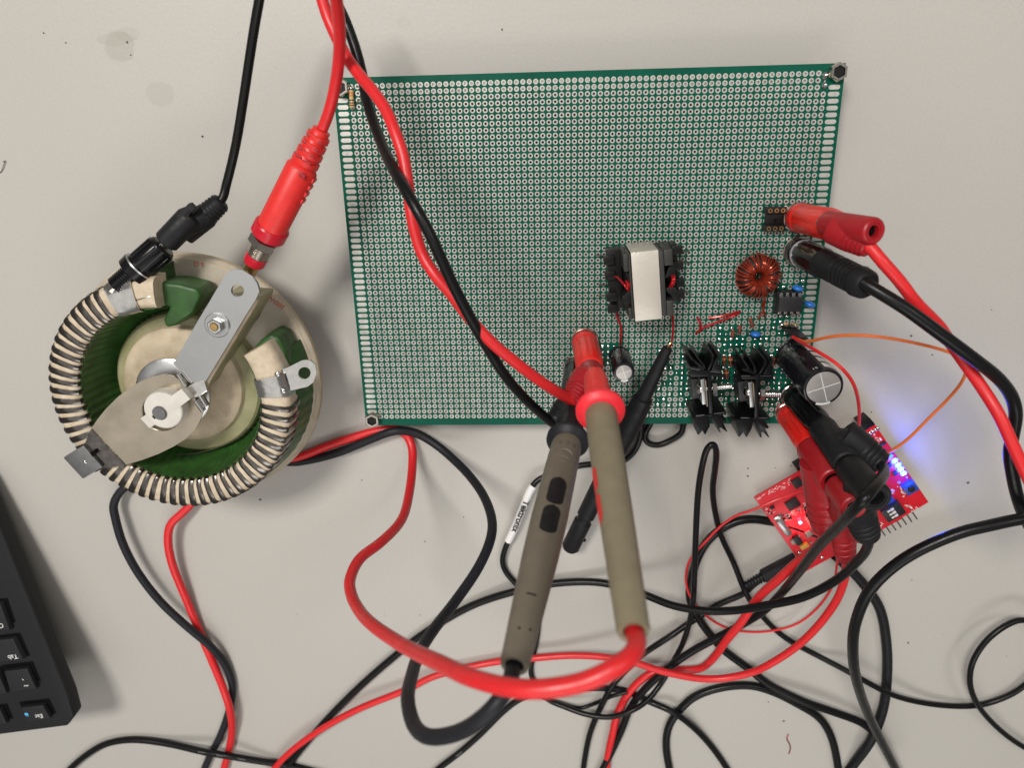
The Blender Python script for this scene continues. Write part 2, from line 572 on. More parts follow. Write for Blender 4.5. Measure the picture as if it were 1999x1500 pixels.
def text_mb(string, size, o, xd, yd, lift=0.03, wrap=None, bold=0.0, depth=0.03):
    """Lettering as a thin mesh: origin o (middle of the line), along xd, upwards yd."""
    cu = bpy.data.curves.new("lettering", 'FONT')
    cu.body = string
    cu.size = 1.0
    cu.align_x = 'CENTER'
    cu.align_y = 'CENTER'
    cu.offset = bold
    cu.resolution_u = 3
    ob = bpy.data.objects.new("lettering_source", cu)
    COL.objects.link(ob)
    dg = bpy.context.evaluated_depsgraph_get()
    me = bpy.data.meshes.new_from_object(ob.evaluated_get(dg))
    if wrap:
        bm = bmesh.new()
        bm.from_mesh(me)
        for k in range(-12, 13):
            bmesh.ops.bisect_plane(bm, geom=bm.verts[:] + bm.edges[:] + bm.faces[:], plane_co=(0, k * .08, 0), plane_no=(0, 1, 0))
        x0 = min(v.co.x for v in bm.verts)
        x1 = max(v.co.x for v in bm.verts)
        for k in range(1, int((x1 - x0) / .12)):
            bmesh.ops.bisect_plane(bm, geom=bm.verts[:] + bm.edges[:] + bm.faces[:], plane_co=(x0 + k * .12, 0, 0), plane_no=(1, 0, 0))
        bm.to_mesh(me)
        bm.free()
    mb = MB()
    o = Vector(o)
    xd, yd = Vector(xd).normalized(), Vector(yd).normalized()
    zd = xd.cross(yd).normalized()
    vs = []
    for v in me.vertices:
        x, y = v.co.x * size, v.co.y * size
        if wrap:
            vs.append(wrap(x, y))
        else:
            vs.append(o + xd * x + yd * y + zd * lift)
    mb.add(vs, [tuple(p.vertices) for p in me.polygons])
    bpy.data.objects.remove(ob)
    bpy.data.meshes.remove(me)
    bpy.data.curves.remove(cu)
    return mb


def ridged(t0, t1, r0, r1, n, dep, duty=0.55):
    pr = []
    for i in range(n):
        a = t0 + (t1 - t0) * i / n
        b = t0 + (t1 - t0) * (i + duty) / n
        c = t0 + (t1 - t0) * (i + 1) / n
        ra = r0 + (r1 - r0) * i / n
        rb = r0 + (r1 - r0) * (i + 1) / n
        pr += [(a + 0.12, ra - 0.05), (a + 0.25, ra), (b - 0.1, ra), (b, ra - dep), (c - 0.05, rb - dep)]
    return pr


# ------------------------------------------------------------------ the table
tb = MB().prism([(-700, -800, 0), (800, -800, 0), (800, 260, 0), (-700, 260, 0)], (0, 0, -28))
tab = solo("tabletop", tb, table_material(), None, None, (0, 0, 0), kind='structure')
tab['label'] = "pale grey-beige laminate bench top with faint stains and specks"

# ------------------------------------------------------------------ perfboard
BW, BH, PIT = 200.0, 150.0, 2.54
NC, NR = 74, 57
X0, Y0 = (BW - (NC - 1) * PIT) / 2, -3.45
board = thing("perfboard", "large green perforated prototyping board carrying a transformer, heat sinks and binding posts",
              "circuit board", (100, -75, 0))
org = ORG[board.name]
TH = 1.6


def grid(ix, iy):
    return Vector((X0 + ix * PIT, Y0 - iy * PIT, ZB))


def near(px, py, z=ZB):
    p = P(px, py, z)
    return round((p.x - X0) / PIT), round((Y0 - p.y) / PIT)


def substrate():
    n = 12
    an = [2 * math.pi * (k + 0.5) / n for k in range(n)]
    circ = np.array([(math.cos(a) * 0.52, math.sin(a) * 0.52) for a in an])
    sq = []
    for a in an:
        cx, cy = math.cos(a), math.sin(a)
        q = 1.27 / max(abs(cx), abs(cy))
        sq.append((cx * q, cy * q))
    # corners of the cell belong to the outline too
    outl = []
    for k in range(n):
        outl.append(sq[k])
    V, Fc = [], []
    base = 0
    for iy in range(NR):
        for ix in range(NC):
            c = (X0 + ix * PIT, Y0 - iy * PIT)
            for z in (ZB, ZB - TH):
                for q in circ:
                    V.append((c[0] + q[0], c[1] + q[1], z))
                for q in outl:
                    V.append((c[0] + q[0], c[1] + q[1], z))
                V += [(c[0] + sx * 1.27, c[1] + sy * 1.27, z) for sx, sy in ((1, 1), (-1, 1), (-1, -1), (1, -1))]
            B0, B1 = base, base + 28
            for k in range(n):
                k2 = (k + 1) % n
                qa, qb = outl[k], outl[k2]
                cor = None
                if abs(abs(qa[0]) - 1.27) < 1e-6 and abs(abs(qb[0]) - 1.27) > 1e-6 or \
                   abs(abs(qa[0]) - 1.27) > 1e-6 and abs(abs(qb[0]) - 1.27) < 1e-6:
                    sx = 1 if (qa[0] + qb[0]) > 0 else -1
                    sy = 1 if (qa[1] + qb[1]) > 0 else -1
                    cor = {(1, 1): 24, (-1, 1): 25, (-1, -1): 26, (1, -1): 27}[(sx, sy)]
                if cor is None:
                    Fc.append((B0 + k, B0 + 12 + k, B0 + 12 + k2, B0 + k2))
                    Fc.append((B1 + k2, B1 + 12 + k2, B1 + 12 + k, B1 + k))
                else:
                    Fc.append((B0 + k, B0 + 12 + k, B0 + cor, B0 + 12 + k2, B0 + k2))
                    Fc.append((B1 + k2, B1 + 12 + k2, B1 + cor, B1 + 12 + k, B1 + k))
                Fc.append((B0 + k2, B1 + k2, B1 + k, B0 + k))
            base += 56
    gx0, gx1 = X0 - 1.27, X0 + (NC - 1) * PIT + 1.27
    gy1, gy0 = Y0 + 1.27, Y0 - (NR - 1) * PIT - 1.27
    mb = MB()
    mb.v = [Vector(v) for v in V]
    mb.f = Fc
    for (x0, y0, x1, y1) in ((0, gy1, BW, 0), (0, -BH, BW, gy0), (0, gy0, gx0, gy1), (gx1, gy0, BW, gy1)):
        for z, fl in ((ZB, False), (ZB - TH, True)):
            q = [(x0, y0, z), (x1, y0, z), (x1, y1, z), (x0, y1, z)]
            mb.add(q[::-1] if fl else q, [(0, 1, 2, 3)])
    return mb


part("board_sheet", substrate(), M['pcb'], board)
ed = MB()
cor = [(0, 0), (BW, 0), (BW, -BH), (0, -BH)]
for i in range(4):
    a, b = cor[i], cor[(i + 1) % 4]
    ed.add([(a[0], a[1], ZB), (b[0], b[1], ZB), (b[0], b[1], ZB - TH), (a[0], a[1], ZB - TH)], [(3, 2, 1, 0)])
ed.fixn = False
part("board_edge", ed, M['pcbe'], board)


def pad_mb(c=(0, 0, 0)):
    n = 12
    vs, fs = [], []
    c = Vector(c)
    prof = [(1.06, 0.004), (1.0, 0.06), (0.56, 0.06), (0.50, 0.0), (0.50, -1.5)]
    for r, z in prof:
        for k in range(n):
            a = 2 * math.pi * (k + 0.5) / n
            vs.append(c + Vector((r * math.cos(a), r * math.sin(a), z)))
    for i in range(len(prof) - 1):
        for k in range(n):
            k2 = (k + 1) % n
            fs.append((i * n + k, i * n + k2, (i + 1) * n + k2, (i + 1) * n + k))
    return vs, fs


def slot_mb():
    mb = MB()
    pts = []
    for k in range(14):
        a = -math.pi / 2 + math.pi * (k % 7) / 6 + (0 if k < 7 else math.pi)
        cx = 1.35 if k < 7 else -1.35
        pts.append((cx + 0.86 * math.cos(a), 0.86 * math.sin(a), 0))
    mb.prism(pts, (0, 0, 0.07))
    return mb


# solder-filled holes of the wired area, kept out of the bare pads
filled = set()
for (x0, y0, x1, y1, dens) in ((1170, 672, 1215, 705, 0.8), (1290, 690, 1345, 790, 0.45), (1395, 640, 1480, 670, 0.45), (1400, 690, 1432, 760, 0.6), (1490, 690, 1530, 740, 0.5),
                               (1418, 660, 1436, 800, 0.6), (1500, 655, 1560, 745, 0.4), (1480, 735, 1545, 775, 0.8),
                               (1505, 770, 1550, 815, 0.5), (1520, 560, 1535, 650, 0.4), (1548, 545, 1590, 640, 0.3),
                               (1330, 700, 1350, 760, 0.5)):
    a, b = near(x0, y0), near(x1, y1)
    for ix in range(a[0], b[0] + 1):
        for iy in range(a[1], b[1] + 1):
            if 0 <= ix < NC and 0 <= iy < NR and random.random() < dens:
                filled.add((ix, iy))
bare = [(ix, iy) for iy in range(NR) for ix in range(NC) if (ix, iy) not in filled]
for k in range(3):                           # solder bridge beside the corner spacer
    bare = [q for q in bare if q != (NC - 1, k)]
cv = Vector(CAM)
bare.sort(key=lambda q: (grid(*q) - cv).length)
vs, fs = pad_mb()
pm = MB()
pm.add(vs, fs)
pme = _mesh("hole_pad", pm, M['pad'], Vector((0, 0, 0)))
for ix, iy in bare[:300]:
    o = bpy.data.objects.new("hole_pad", pme)
    COL.objects.link(o)
    o.parent = board
    o.location = (grid(ix, iy) - org) * S
rest = MB()
for ix, iy in bare[300:]:
    vs, fs = pad_mb(grid(ix, iy))
    rest.add(vs, fs)
part("hole_pads", rest, M['pad'], board, kind='stuff')
sme = _mesh("edge_pad", slot_mb(), M['pad'], Vector((0, 0, 0)))
for side, x in ((0, 3.35), (1, BW - 3.35)):
    for iy in range(2, NR - 2 if side else NR - 1):
        o = bpy.data.objects.new("edge_pad", sme)
        COL.objects.link(o)
        o.parent = board
        o.location = (Vector((x, Y0 - iy * PIT, ZB + 0.002)) - org) * S

sj = MB()
for ix, iy in sorted(filled):
    c = grid(ix, iy)
    r = random.uniform(0.75, 1.05)
    sj.ball(c + Vector((0, 0, 0.05)), r, r * random.uniform(0.85, 1.0), random.uniform(0.35, 0.9), 10, 6)
part("solder_joints", sj, M['solder'], board, kind='stuff')

# corner spacers
for (px, py, big) in ((1639.5, 139.5, 1), (725.5, 823.0, 1), (663, 170, 1)):
    c = P(px, py, ZB + 4)
    sp = MB()
    for (r0, r1) in ((3.55, 2.4),):
        sp.lathe((c.x, c.y, ZB + 0.05), (0, 0, 1), [(0, r0), (3.2, r0), (3.7, r0 - 0.35)], flat=6, c1=False)
        sp.lathe((c.x, c.y, ZB + 0.05), (0, 0, 1), [(3.7, r0 - 0.35), (3.7, r1), (1.0, r1)], flat=6, c0=False, c1=False)
    s_ = part("corner_spacer", sp, M['nickel'], board)
    part("screw_end", MB().lathe((c.x, c.y, ZB + 0.5), (0, 0, 1), [(0, 2.35), (2.3, 2.35), (2.6, 1.9)], 18), M['bake'], s_)
    part("spacer_leg", MB().lathe((c.x, c.y, 0), (0, 0, 1), [(0, 2.9), (ZB - TH, 2.9)], flat=6), M['nickel'], s_)
c = Vector((BW - 4, -BH + 4, 0))
part("spacer_leg", MB().lathe(c, (0, 0, 1), [(0, 2.9), (ZB - TH, 2.9)], flat=6), M['nickel'], board)

# solder bridge at the top corner
g0, g1 = grid(NC - 1, 0), grid(NC - 1, 2)
pts = smooth([g0 + Vector((0, 0.4, .1)), (g0 + g1) / 2 + Vector((-.3, .6, .35)), (g0 + g1) / 2 + Vector((0, -1.0, .3)), g1 + Vector((0, -.6, .1))], 6)
part("solder_bridge", MB().tube(pts, [0.75 + 0.35 * math.sin(i * 0.55) for i in range(len(pts))], 10), M['solder'], board)


def resistor(a, b, rad, zc, stripes, name="resistor", m=None):
    a, b = Vector(a), Vector(b)
    d = (b - a).normalized()
    mid = (a + b) / 2
    L = min((b - a).length * 0.68, 7.0)
    up = Vector((0, 0, zc))
    s0 = mid - d * L / 2 + up
    pr = [(0, 0.3), (0.15, rad), (1.2, rad * 1.08), (1.6, rad * 0.86), (L - 1.6, rad * 0.86), (L - 1.2, rad * 1.08),
          (L - 0.15, rad), (L, 0.3)]
    body = part(name, MB().lathe(s0, d, pr, 16), m or M['resist'], board)
    for t, wd, mt in stripes:
        rr = rad * 0.9 if 1.6 < t * L < L - 1.6 else rad * 1.1
        part("stripe", MB().lathe(s0 + d * (t * L - wd / 2), d, [(0, rr), (wd, rr)], 16), M[mt], body)
    part("wire_lead", MB().tube(smooth([a, a + up * 0.9 + d * 0.3, s0, s0 + d * 0.5], 4), 0.28, 8), M['solder'], body)
    part("wire_lead", MB().tube(smooth([b, b + up * 0.9 - d * 0.3, s0 + d * L, s0 + d * (L - 0.5)], 4), 0.28, 8), M['solder'], body)
    return body


resistor(P(685.8, 167, ZB), P(689.5, 218, ZB), 1.05, 1.2,
         [(0.16, .5, 'stripeo'), (0.33, .5, 'stripeo'), (0.58, .45, 'stripek'), (0.74, .6, 'stripeb'), (0.86, .5, 'stripeb')])
part("wire_lead", MB().tube(PL([(696, 200, ZB + .5), (703, 194, ZB + 1.6), (709, 188, ZB + 2.6)]), 0.28, 8), M['solder'], board)
resistor(P(1521, 632, ZB), P(1556, 634, ZB), 1.0, 2.0,
         [(0.2, .45, 'stripeo'), (0.42, .45, 'stripek'), (0.6, .45, 'stripeb'), (0.8, .4, 'stripeb')])
for (xa, ya, xb, yb) in ((1430, 640, 1429, 662), (1443, 630, 1442, 655), (1462, 616, 1469, 642), (1389, 665, 1389, 692)):
    resistor(P(xa, ya, ZB), P(xb, yb, ZB), 0.8, 1.0, [(0.8, .4, 'stripek')], "glass_diode", M['glassd'])

for (xa, ya, xb, yb) in ((1412, 690, 1413, 714), (1416, 716, 1418, 742), (1424, 690, 1426, 716), (1506, 690, 1508, 716)):
    resistor(P(xa, ya, ZB), P(xb, yb, ZB), 0.95, 1.2, [(0.3, .5, 'stripeo'), (0.7, .5, 'stripek')], "resistor", M['stripeb'])

# ------------------------------------------------------------------ transformer
TZ = ZB + 24


def TP(zx, zy, z):                           # picture spot in the enlarged detail
    return P(1160 + zx / 7.5, 450 + zy / 7.5, z)


tape4 = [TP(535, 330, TZ), TP(938, 290, TZ), TP(993, 1290, TZ), TP(605, 1335, TZ)]
ux = ((tape4[1] - tape4[0]) + (tape4[2] - tape4[3])).normalized()
uy = ux.cross(Vector((0, 0, 1))) * -1
tc_ = sum(tape4, Vector()) / 4
tw = ((tape4[1] - tape4[0]).length + (tape4[2] - tape4[3]).length) / 2
tl = ((tape4[3] - tape4[0]).length + (tape4[2] - tape4[1]).length) / 2
cc = Vector((tc_.x, tc_.y, 0))
zz = Vector((0, 0, 1))


def tb_(dx, dy, z0, z1, sx, sy, mb=None):
    mb = mb or MB()
    return mb.box(cc + ux * dx + uy * dy + zz * ((z0 + z1) / 2), ux * sx / 2, uy * sy / 2, zz * (z1 - z0) / 2)


core = MB()
tb_(-tw / 2 - .5, 0, ZB + 3, TZ - 1.4, 1.0, tl - 1.2, core)
tb_(tw / 2 + 1.1, 0, ZB + 3, TZ - 1.4, 2.2, tl - 1.2, core)
for (dx, dy, sx, sy) in ((-tw / 2 - 2.0, tl / 2 - 3.9, 2.0, 7.0), (-tw / 2 - 1.7, -tl / 2 + 2.9, 1.4, 5.0), (tw / 2 + 3.9, tl / 2 - 3.6, 3.4, 6.4), (tw / 2 + 3.6, -tl / 2 + 3.6, 2.8, 6.4)):
    tb_(dx, dy, ZB + 3, TZ - 1.25, sx, sy, core)
tb_(0, tl / 2 - 3.2, ZB + 3, TZ - 0.5, tw - 0.2, 6, core)
tb_(0, -tl / 2 + 3.2, ZB + 3, TZ - 0.5, tw - 0.2, 6, core)
trans = part("transformer", core, M['ferrite'], board, bev=0.5, label="ferrite transformer wrapped in silver tape")
tapem = MB()
tb_(0, 0, TZ - 0.45, TZ, tw, tl, tapem)
tb_(0, tl / 2 - 0.1, ZB + 2, TZ - 0.45, tw, 0.35, tapem)
tb_(0, -tl / 2 + 0.1, ZB + 2, TZ - 0.45, tw, 0.35, tapem)
part("silver_tape", tapem, M['tape'], trans, bev=0.25)
bob = MB()
tb_(-tw / 2 - 5.6, 0.8, ZB + 0.8, ZB + 9, 5.6, tl - 2.5, bob)
tb_(tw / 2 + 7.2, 0.8, ZB + 0.8, ZB + 9, 4.6, tl - 3.5, bob)
tb_(0, 0, ZB + 0.8, ZB + 4, tw + 17, tl - 6, bob)
part("bobbin", bob, M['bake'], trans, bev=0.3)
for sx in (-1, 1):                           # terminal blocks along both sides
    for dy in ((9.5, 3.2, -6.0, -11) if sx < 0 else (10.5, 4.2, -3, -8)):
        b2 = MB()
        tb_(sx * (tw / 2 + 7.2 + (0.6 if sx < 0 else 2.0)), dy, ZB + 9, ZB + 11.5, 4.4, 3.6, b2)
        part("terminal_block", b2, M['bake'], trans, bev=0.3)
for (pts3, z) in (([(440, 570), (500, 565), (548, 690), (575, 790), (520, 870), (480, 700)], ZB + 20),
                  ([(525, 870), (575, 850), (572, 960), (535, 1135), (480, 1120), (410, 1060), (410, 985)], ZB + 20.5),
                  ([(1115, 490), (1165, 480), (1190, 560), (1190, 640), (1100, 670), (1045, 705), (1035, 680)], ZB + 20),
                  ([(1060, 840), (1180, 830), (1265, 930), (1265, 1060), (1150, 1055), (1125, 960), (1045, 885)], ZB + 19.5)):
    part("bobbin_flange", MB().prism([TP(x, y, z) for x, y in pts3], (0, 0, -9)), M['bake'], trans, bev=0.25)
wd = [[(300, 680, 12), (345, 690, 15), (430, 780, 20.5), (490, 860, 21), (520, 880, 19)],
      [(470, 740, 20), (490, 790, 21.3), (495, 850, 21), (490, 880, 19)], [(500, 755, 20), (510, 800, 21.5), (512, 860, 20)],
      [(1160, 650, 19), (1175, 700, 20.5), (1160, 780, 20.5), (1130, 830, 19)],
      [(1135, 660, 19), (1150, 710, 20.5), (1135, 770, 20.5), (1105, 830, 19)]]
for q in wd:
    part("winding_wire", MB().tube(smooth([TP(x, y, ZB + z) for x, y, z in q], 5), 0.5, 8), M['redcu'], trans)
part("winding_wire", MB().tube(smooth(PL([(1203, 600, ZB + 5), (1206, 622, ZB + 4), (1212, 638, ZB + 3), (1212, 655, ZB + 3), (1211, 674, ZB + .5)]), 6), 0.5, 8), M['redcu'], trans)
part("winding_wire", MB().tube(smooth(PL([(1312, 612, ZB + 7), (1314, 632, ZB + 5), (1313, 655, ZB + 4), (1310, 672, ZB + 3), (1305, 680, ZB + 1)]), 6), 0.5, 8), M['redcu'], trans)
for (xa, ya, xb, yb) in ((1162, 497, 1184, 501), (1322, 491, 1347, 491), (1325, 513, 1348, 514), (1325, 566, 1350, 575),
                         (1168, 556, 1190, 556), (1168, 578, 1190, 575)):
    part("pin", MB().tube(PL([(xa, ya, ZB + 2), (xb, yb, ZB + 2)]), 0.28, 6), M['pin'], trans)

# ------------------------------------------------------------------ toroid
tcn = P(1483, 541, ZB + 7)
tor = MB()
Rm, rr = 5.35, 3.05


def torus(c, R0, r0, sq, nu=40, nv=14):
    mb = MB()
    vs, fs = [], []
    for i in range(nu):
        a = 2 * math.pi * i / nu
        for j in range(nv):
            b = 2 * math.pi * j / nv
            vs.append(c + Vector(((R0 + r0 * math.cos(b)) * math.cos(a), (R0 + r0 * math.cos(b)) * math.sin(a), sq * math.sin(b))))
    for i in range(nu):
        for j in range(nv):
            fs.append((i * nv + j, ((i + 1) % nu) * nv + j, ((i + 1) % nu) * nv + (j + 1) % nv, i * nv + (j + 1) % nv))
    return mb.add(vs, fs)


indu = part("toroid_inductor", torus(tcn - zz * 2.5, Rm - 0.1, rr - 0.1, 4.2), M['ferrite'], board, label="toroidal choke wound with copper wire")
for k in range(40):
    a0 = 2 * math.pi * (k + random.uniform(-.25, .25)) / 40
    if 4.30 < a0 < 4.55:
        continue
    tw_ = random.uniform(-0.05, 0.16)
    pts = []
    ex = random.uniform(0.0, 0.5)
    for j in range(13):
        b = -0.35 * math.pi + 1.7 * math.pi * j / 12
        a = a0 + tw_ * math.sin(b)
        rad = Rm + (rr + 0.45 + ex * (0.5 + 0.5 * math.cos(b))) * math.cos(b)
        pts.append(tcn - zz * 2.5 + Vector((rad * math.cos(a), rad * math.sin(a), (4.55 + ex * .4) * math.sin(b))))
    part("wire_turn", MB().tube(pts, 0.46, 7), M['copper'], indu)
for q in ([(1492, 572, 5), (1493, 590, 3.5), (1491, 600, 2.5), (1487, 612, 1.5), (1480, 622, .5)],
          [(1497, 572, 5), (1492, 585, 4.5), (1488, 597, 3), (1492, 611, 2), (1493, 620, .5)]):
    part("wire_end", MB().tube(smooth([P(x, y, ZB + z) for x, y, z in q], 6), 0.42, 8), M['copper'], indu)

# the loose pair of red enamelled wires between the parts
jw = part("wire_bridge", MB().tube(smooth(PL([(1358, 652, ZB + .5), (1372, 641, ZB + 2), (1400, 629, ZB + 3), (1425, 620, ZB + 3), (1440, 612, ZB + 2), (1445, 608, ZB + .5)]), 6), 0.5, 8), M['redcu'], board, label="red enamelled wire forming an open V")
part("wire_bridge", MB().tube(smooth(PL([(1383, 621, ZB + .5), (1400, 619, ZB + 1.5), (1425, 614, ZB + 1.8), (1444, 608, ZB + .5)]), 6), 0.5, 8), M['redcu'], board)
part("wire_bridge", MB().tube(smooth(PL([(1361, 620, ZB + .5), (1366, 628, ZB + 1.5), (1368, 642, ZB + 1)]), 6), 0.5, 8), M['redcu'], board)

# ------------------------------------------------------------------ sockets and chip
a, b_ = near(1498, 415), near(1531, 445)
sc_ = P(1514, 428.5, ZB + 4)
sock = MB()
for dy in (-3.6, 3.6):
    sock.abox((sc_.x, sc_.y + dy, ZB + 2.2), 8.2, 2.6, 4.2)
sock.abox((sc_.x, sc_.y, ZB + 1.8), 7.4, 5.2, 2.2)
sk = part("chip_socket", sock, M['bake'], board, bev=0.25, label="empty six pin chip socket")
for dy in (-3.6, 3.6):
    for dx in (-2.54, 0, 2.54):
        pr = [(0, 0.95), (0.35, 0.9), (0.35, 0.5), (-1.5, 0.4)]
        part("contact", MB().lathe((sc_.x + dx, sc_.y + dy, ZB + 4.3), (0, 0, 1), pr, 14, c0=False), M['brass'], sk)
part("notch", MB().lathe((sc_.x + .2, sc_.y - .6, ZB + 2.9), (0, 0, 1), [(0, .7), (.25, .6)], 10), M['shade'], sk)
cc2 = P(1543, 594, ZB + 7)
chip = part("chip", MB().abox((cc2.x, cc2.y, ZB + 6.0), 9.6, 6.4, 3.2), M['chip'], board, bev=0.35, label="eight pin black chip in its socket")
part("socket", MB().abox((cc2.x, cc2.y, ZB + 2.2), 10.2, 9.6, 4.2), M['bake'], chip, bev=0.3)
for dy in (-1, 1):
    for dx in (-3.81, -1.27, 1.27, 3.81):
        q = MB()
        q.abox((cc2.x + dx, cc2.y + dy * 3.75, ZB + 6.0), 1.3, 1.3, 0.35)
        q.abox((cc2.x + dx, cc2.y + dy * 4.3, ZB + 4.9), 1.2, 0.35, 2.4)
        part("chip_pin", q, M['chrome'], chip, bev=0.08)

for (px, py, s_) in ((1557.5, 563, 1.0), (1581, 594.5, 1.0), (1475, 653, 0.95)):
    c = P(px, py, ZB + 3)
    rot = Matrix.Rotation(random.uniform(-.6, .1), 3, 'Z')
    bcap = part("disc_capacitor", MB().ball(c, 2.4 * s_, 1.35 * s_, 2.2 * s_, 14, 9, rot), M['bluecap'], board)
    for sx in (-1, 1):
        p0 = c + rot @ Vector((sx * 1.6, 0, -1.0))
        p1 = Vector((p0.x + sx * 0.9, p0.y + 0.6, ZB + .1))
        part("wire_lead", MB().tube([p0, (p0 + p1) / 2 + Vector((sx * .4, .2, .3)), p1], 0.25, 7), M['solder'], bcap)


# ------------------------------------------------------------------ electrolytic capacitors
def ecap(bpx, bpy_, tpx, tpy, zt, r, mark, lab, sv=(0.25, -1, 0)):
    a = P(bpx, bpy_, ZB + 0.6)
    b = P(tpx, tpy, zt)
    L = (b - a).length
    d = (b - a).normalized()
    pr = [(0, r - .6), (.5, r), (1.8, r), (2.3, r - .45), (3.0, r - .45), (3.5, r), (L - 1.0, r), (L - .2, r - .35), (L, r - .9), (L - .05, r - 1.25)]
    body = part("electrolytic_capacitor", MB().lathe(a, d, pr, 36, up=(0, 1, 0)), M['sleeve'], board, label=lab)
    part("can_top", MB().lathe(b - d * .3, d, [(0, r - 1.15), (.22, r - 1.2), (.3, r - 1.5)], 32), M['canal'], body)
    u, v, _ = basis(d, (0, 1, 0))
    for q in (u + v * .35, v - u * .35):
        q = q.normalized()
        part("vent_groove", MB().box(b + d * .02, q * (r - 1.6), d.cross(q) * .13, d * .03), M['print'], body)
    # pale stripe with dashes down the can, facing the front edge of the board
    sv = Vector(sv)
    sd = (sv - d * sv.dot(d)).normalized()
    sr = (Vector((0.1, -1, 0)) - d * Vector((0.1, -1, 0)).dot(d)).normalized()
    for k in range(5 if r > 5 else 3):
        tt = L - 1.3 - (k + 0.5) * (L - 5) / (5 if r > 5 else 3)
        m_ = MB()
        for j in range(-3, 4):
            an = j * .11
            pass
        vs, fs = [], []
        hl = (L - 5) / (5 if r > 5 else 3) * .36
        for j in range(-3, 4):
            an = j * .1
            dirn = sd * math.cos(an) + d.cross(sd) * math.sin(an)
            vs += [a + d * (tt - hl) + dirn * (r + .03), a + d * (tt + hl) + dirn * (r + .03)]
        for j in range(6):
            fs.append((2 * j, 2 * j + 1, 2 * j + 3, 2 * j + 2))
        m_.add(vs, fs)
        part("polarity_stripe", m_, M['print'], body)
    # the band on the rim of the end
    m_ = MB()
    vs, fs = [], []
    for j in range(-4, 5):
        an = j * .1
        dirn = sr * math.cos(an) + d.cross(sr) * math.sin(an)
        vs += [b + dirn * (r - 1.25) - d * .02, b + dirn * (r - .9) + d * .03]
        vs += [b - d * .17 + dirn * (r - .33)]
    for j in range(8):
        fs += [(3 * j, 3 * j + 1, 3 * j + 4, 3 * j + 3), (3 * j + 1, 3 * j + 2, 3 * j + 5, 3 * j + 4)]
    m_.add(vs, fs)
    m_.fixn = True
    part("polarity_stripe", m_, M['print'], body)

    def wrap(x, y):
        an = 0.75 + x / r
        dirn = sd * math.cos(an) + (d.cross(sd)) * math.sin(an)
        return a + dirn * (r + .04) + d * (L - 2.6 + y)
    part("lettering", text_mb(mark, 2.4 if r > 5 else 1.8, b, u, v, wrap=wrap), M['print'], body)
    return body


ecap(1549, 694, 1608, 757, ZB + 36, 8.0, "51", "large black electrolytic capacitor leaning over the board's edge", (.3, .95, 0))
ecap(1209, 694, 1218, 728, ZB + 21, 4.6, "50", "small black electrolytic capacitor with a cross-grooved top")


# ------------------------------------------------------------------ heat sinks
def HP(zx, zy, z):
    return P(1330 + zx / 7.143, 650 + zy / 7.143, z)


def sink(web, flt, flb, fins, tabx, taby, bolt, lab):
    zt = ZB + 21
    mb = MB()
    dn = (0, 0, -19.5)
    for q in (web, flt, flb):
        mb.prism([HP(x, y, zt - (0 if q is web else 0.15)) for x, y in q], dn)
    hs = part("heat_sink", mb, M['anod'], board, bev=0.2, label=lab)
    for q in fins:
        part("fin", MB().prism([HP(x, y, zt + random.uniform(-.05, .3)) for x, y in q], (0, 0, -19.7)), M['anod'], hs, bev=0.12)
    for (p0, p1) in ((flt[0], flt[1]), (flb[0], flb[1])):     # bright worn edges
        A, B = HP(*p0, zt + .05), HP(*p1, zt + .05)
        part("bare_edge", MB().tube([A, A.lerp(B, .28)], 0.13, 6), M['anode'], hs)
        part("bare_edge", MB().tube([A.lerp(B, .6), A.lerp(B, .93)], 0.10, 6), M['anode'], hs)
    z1 = ZB + 20
    ca, cb = HP(tabx, taby, z1), HP(tabx + 25, taby + 350, z1)
    dy = (cb - ca)
    dyn = dy.normalized()
    dx = Vector((dyn.y, -dyn.x, 0)) * -1
    if dx.x < 0:
        dx = -dx
    t = part("power_transistor", MB().box((ca + cb) / 2 - zz * 8, dx * 0.75, dyn * dy.length * .5, zz * 8), M['steel'], hs, bev=0.15)
    part("package", MB().box((ca + cb) / 2 - zz * 11 - dx * 2.2 + dyn * 0.5, dx * 1.5, dyn * 4.6, zz * 5), M['chip'], hs, bev=0.3)
    part("insulator", MB().box((ca + cb) / 2 - zz * 8 + dx * 1.2 + dyn * .9, dx * .22, dyn * (dy.length * .52), zz * 8.1), M['kapton'], hs)
    # fixing screw through the tab, its head on one side and the thread on the other
    sc = (ca + cb) / 2 - zz * 2.5 - dyn * 0.6
    part("screw_head", MB().lathe(sc - dx * 0.8, -dx, [(0, 2.6), (.5, 2.5), (1.4, 1.7), (1.8, .6)], 18), M['chrome'], hs)
    (x0, y0), (x1, y1) = bolt
    zb = ZB + 18
    A, B = HP(x0, y0, zb), HP(x1, y1, zb)
    d = (B - A).normalized()
    nut = part("nut", MB().lathe(A, d, [(0, 2.6), (.25, 2.9), (2.0, 2.9), (2.25, 2.6)], flat=6), M['chrome'], hs)
    L = (B - A).length
    part("bolt", MB().lathe(A - d * 3, d, [(0, 1.3), (5.2, 1.3)] + ridged(5.2, L + 3, 1.5, 1.5, 9, .35) + [(L + 3, 1.0)], 16), M['chrome'], hs)
    return hs


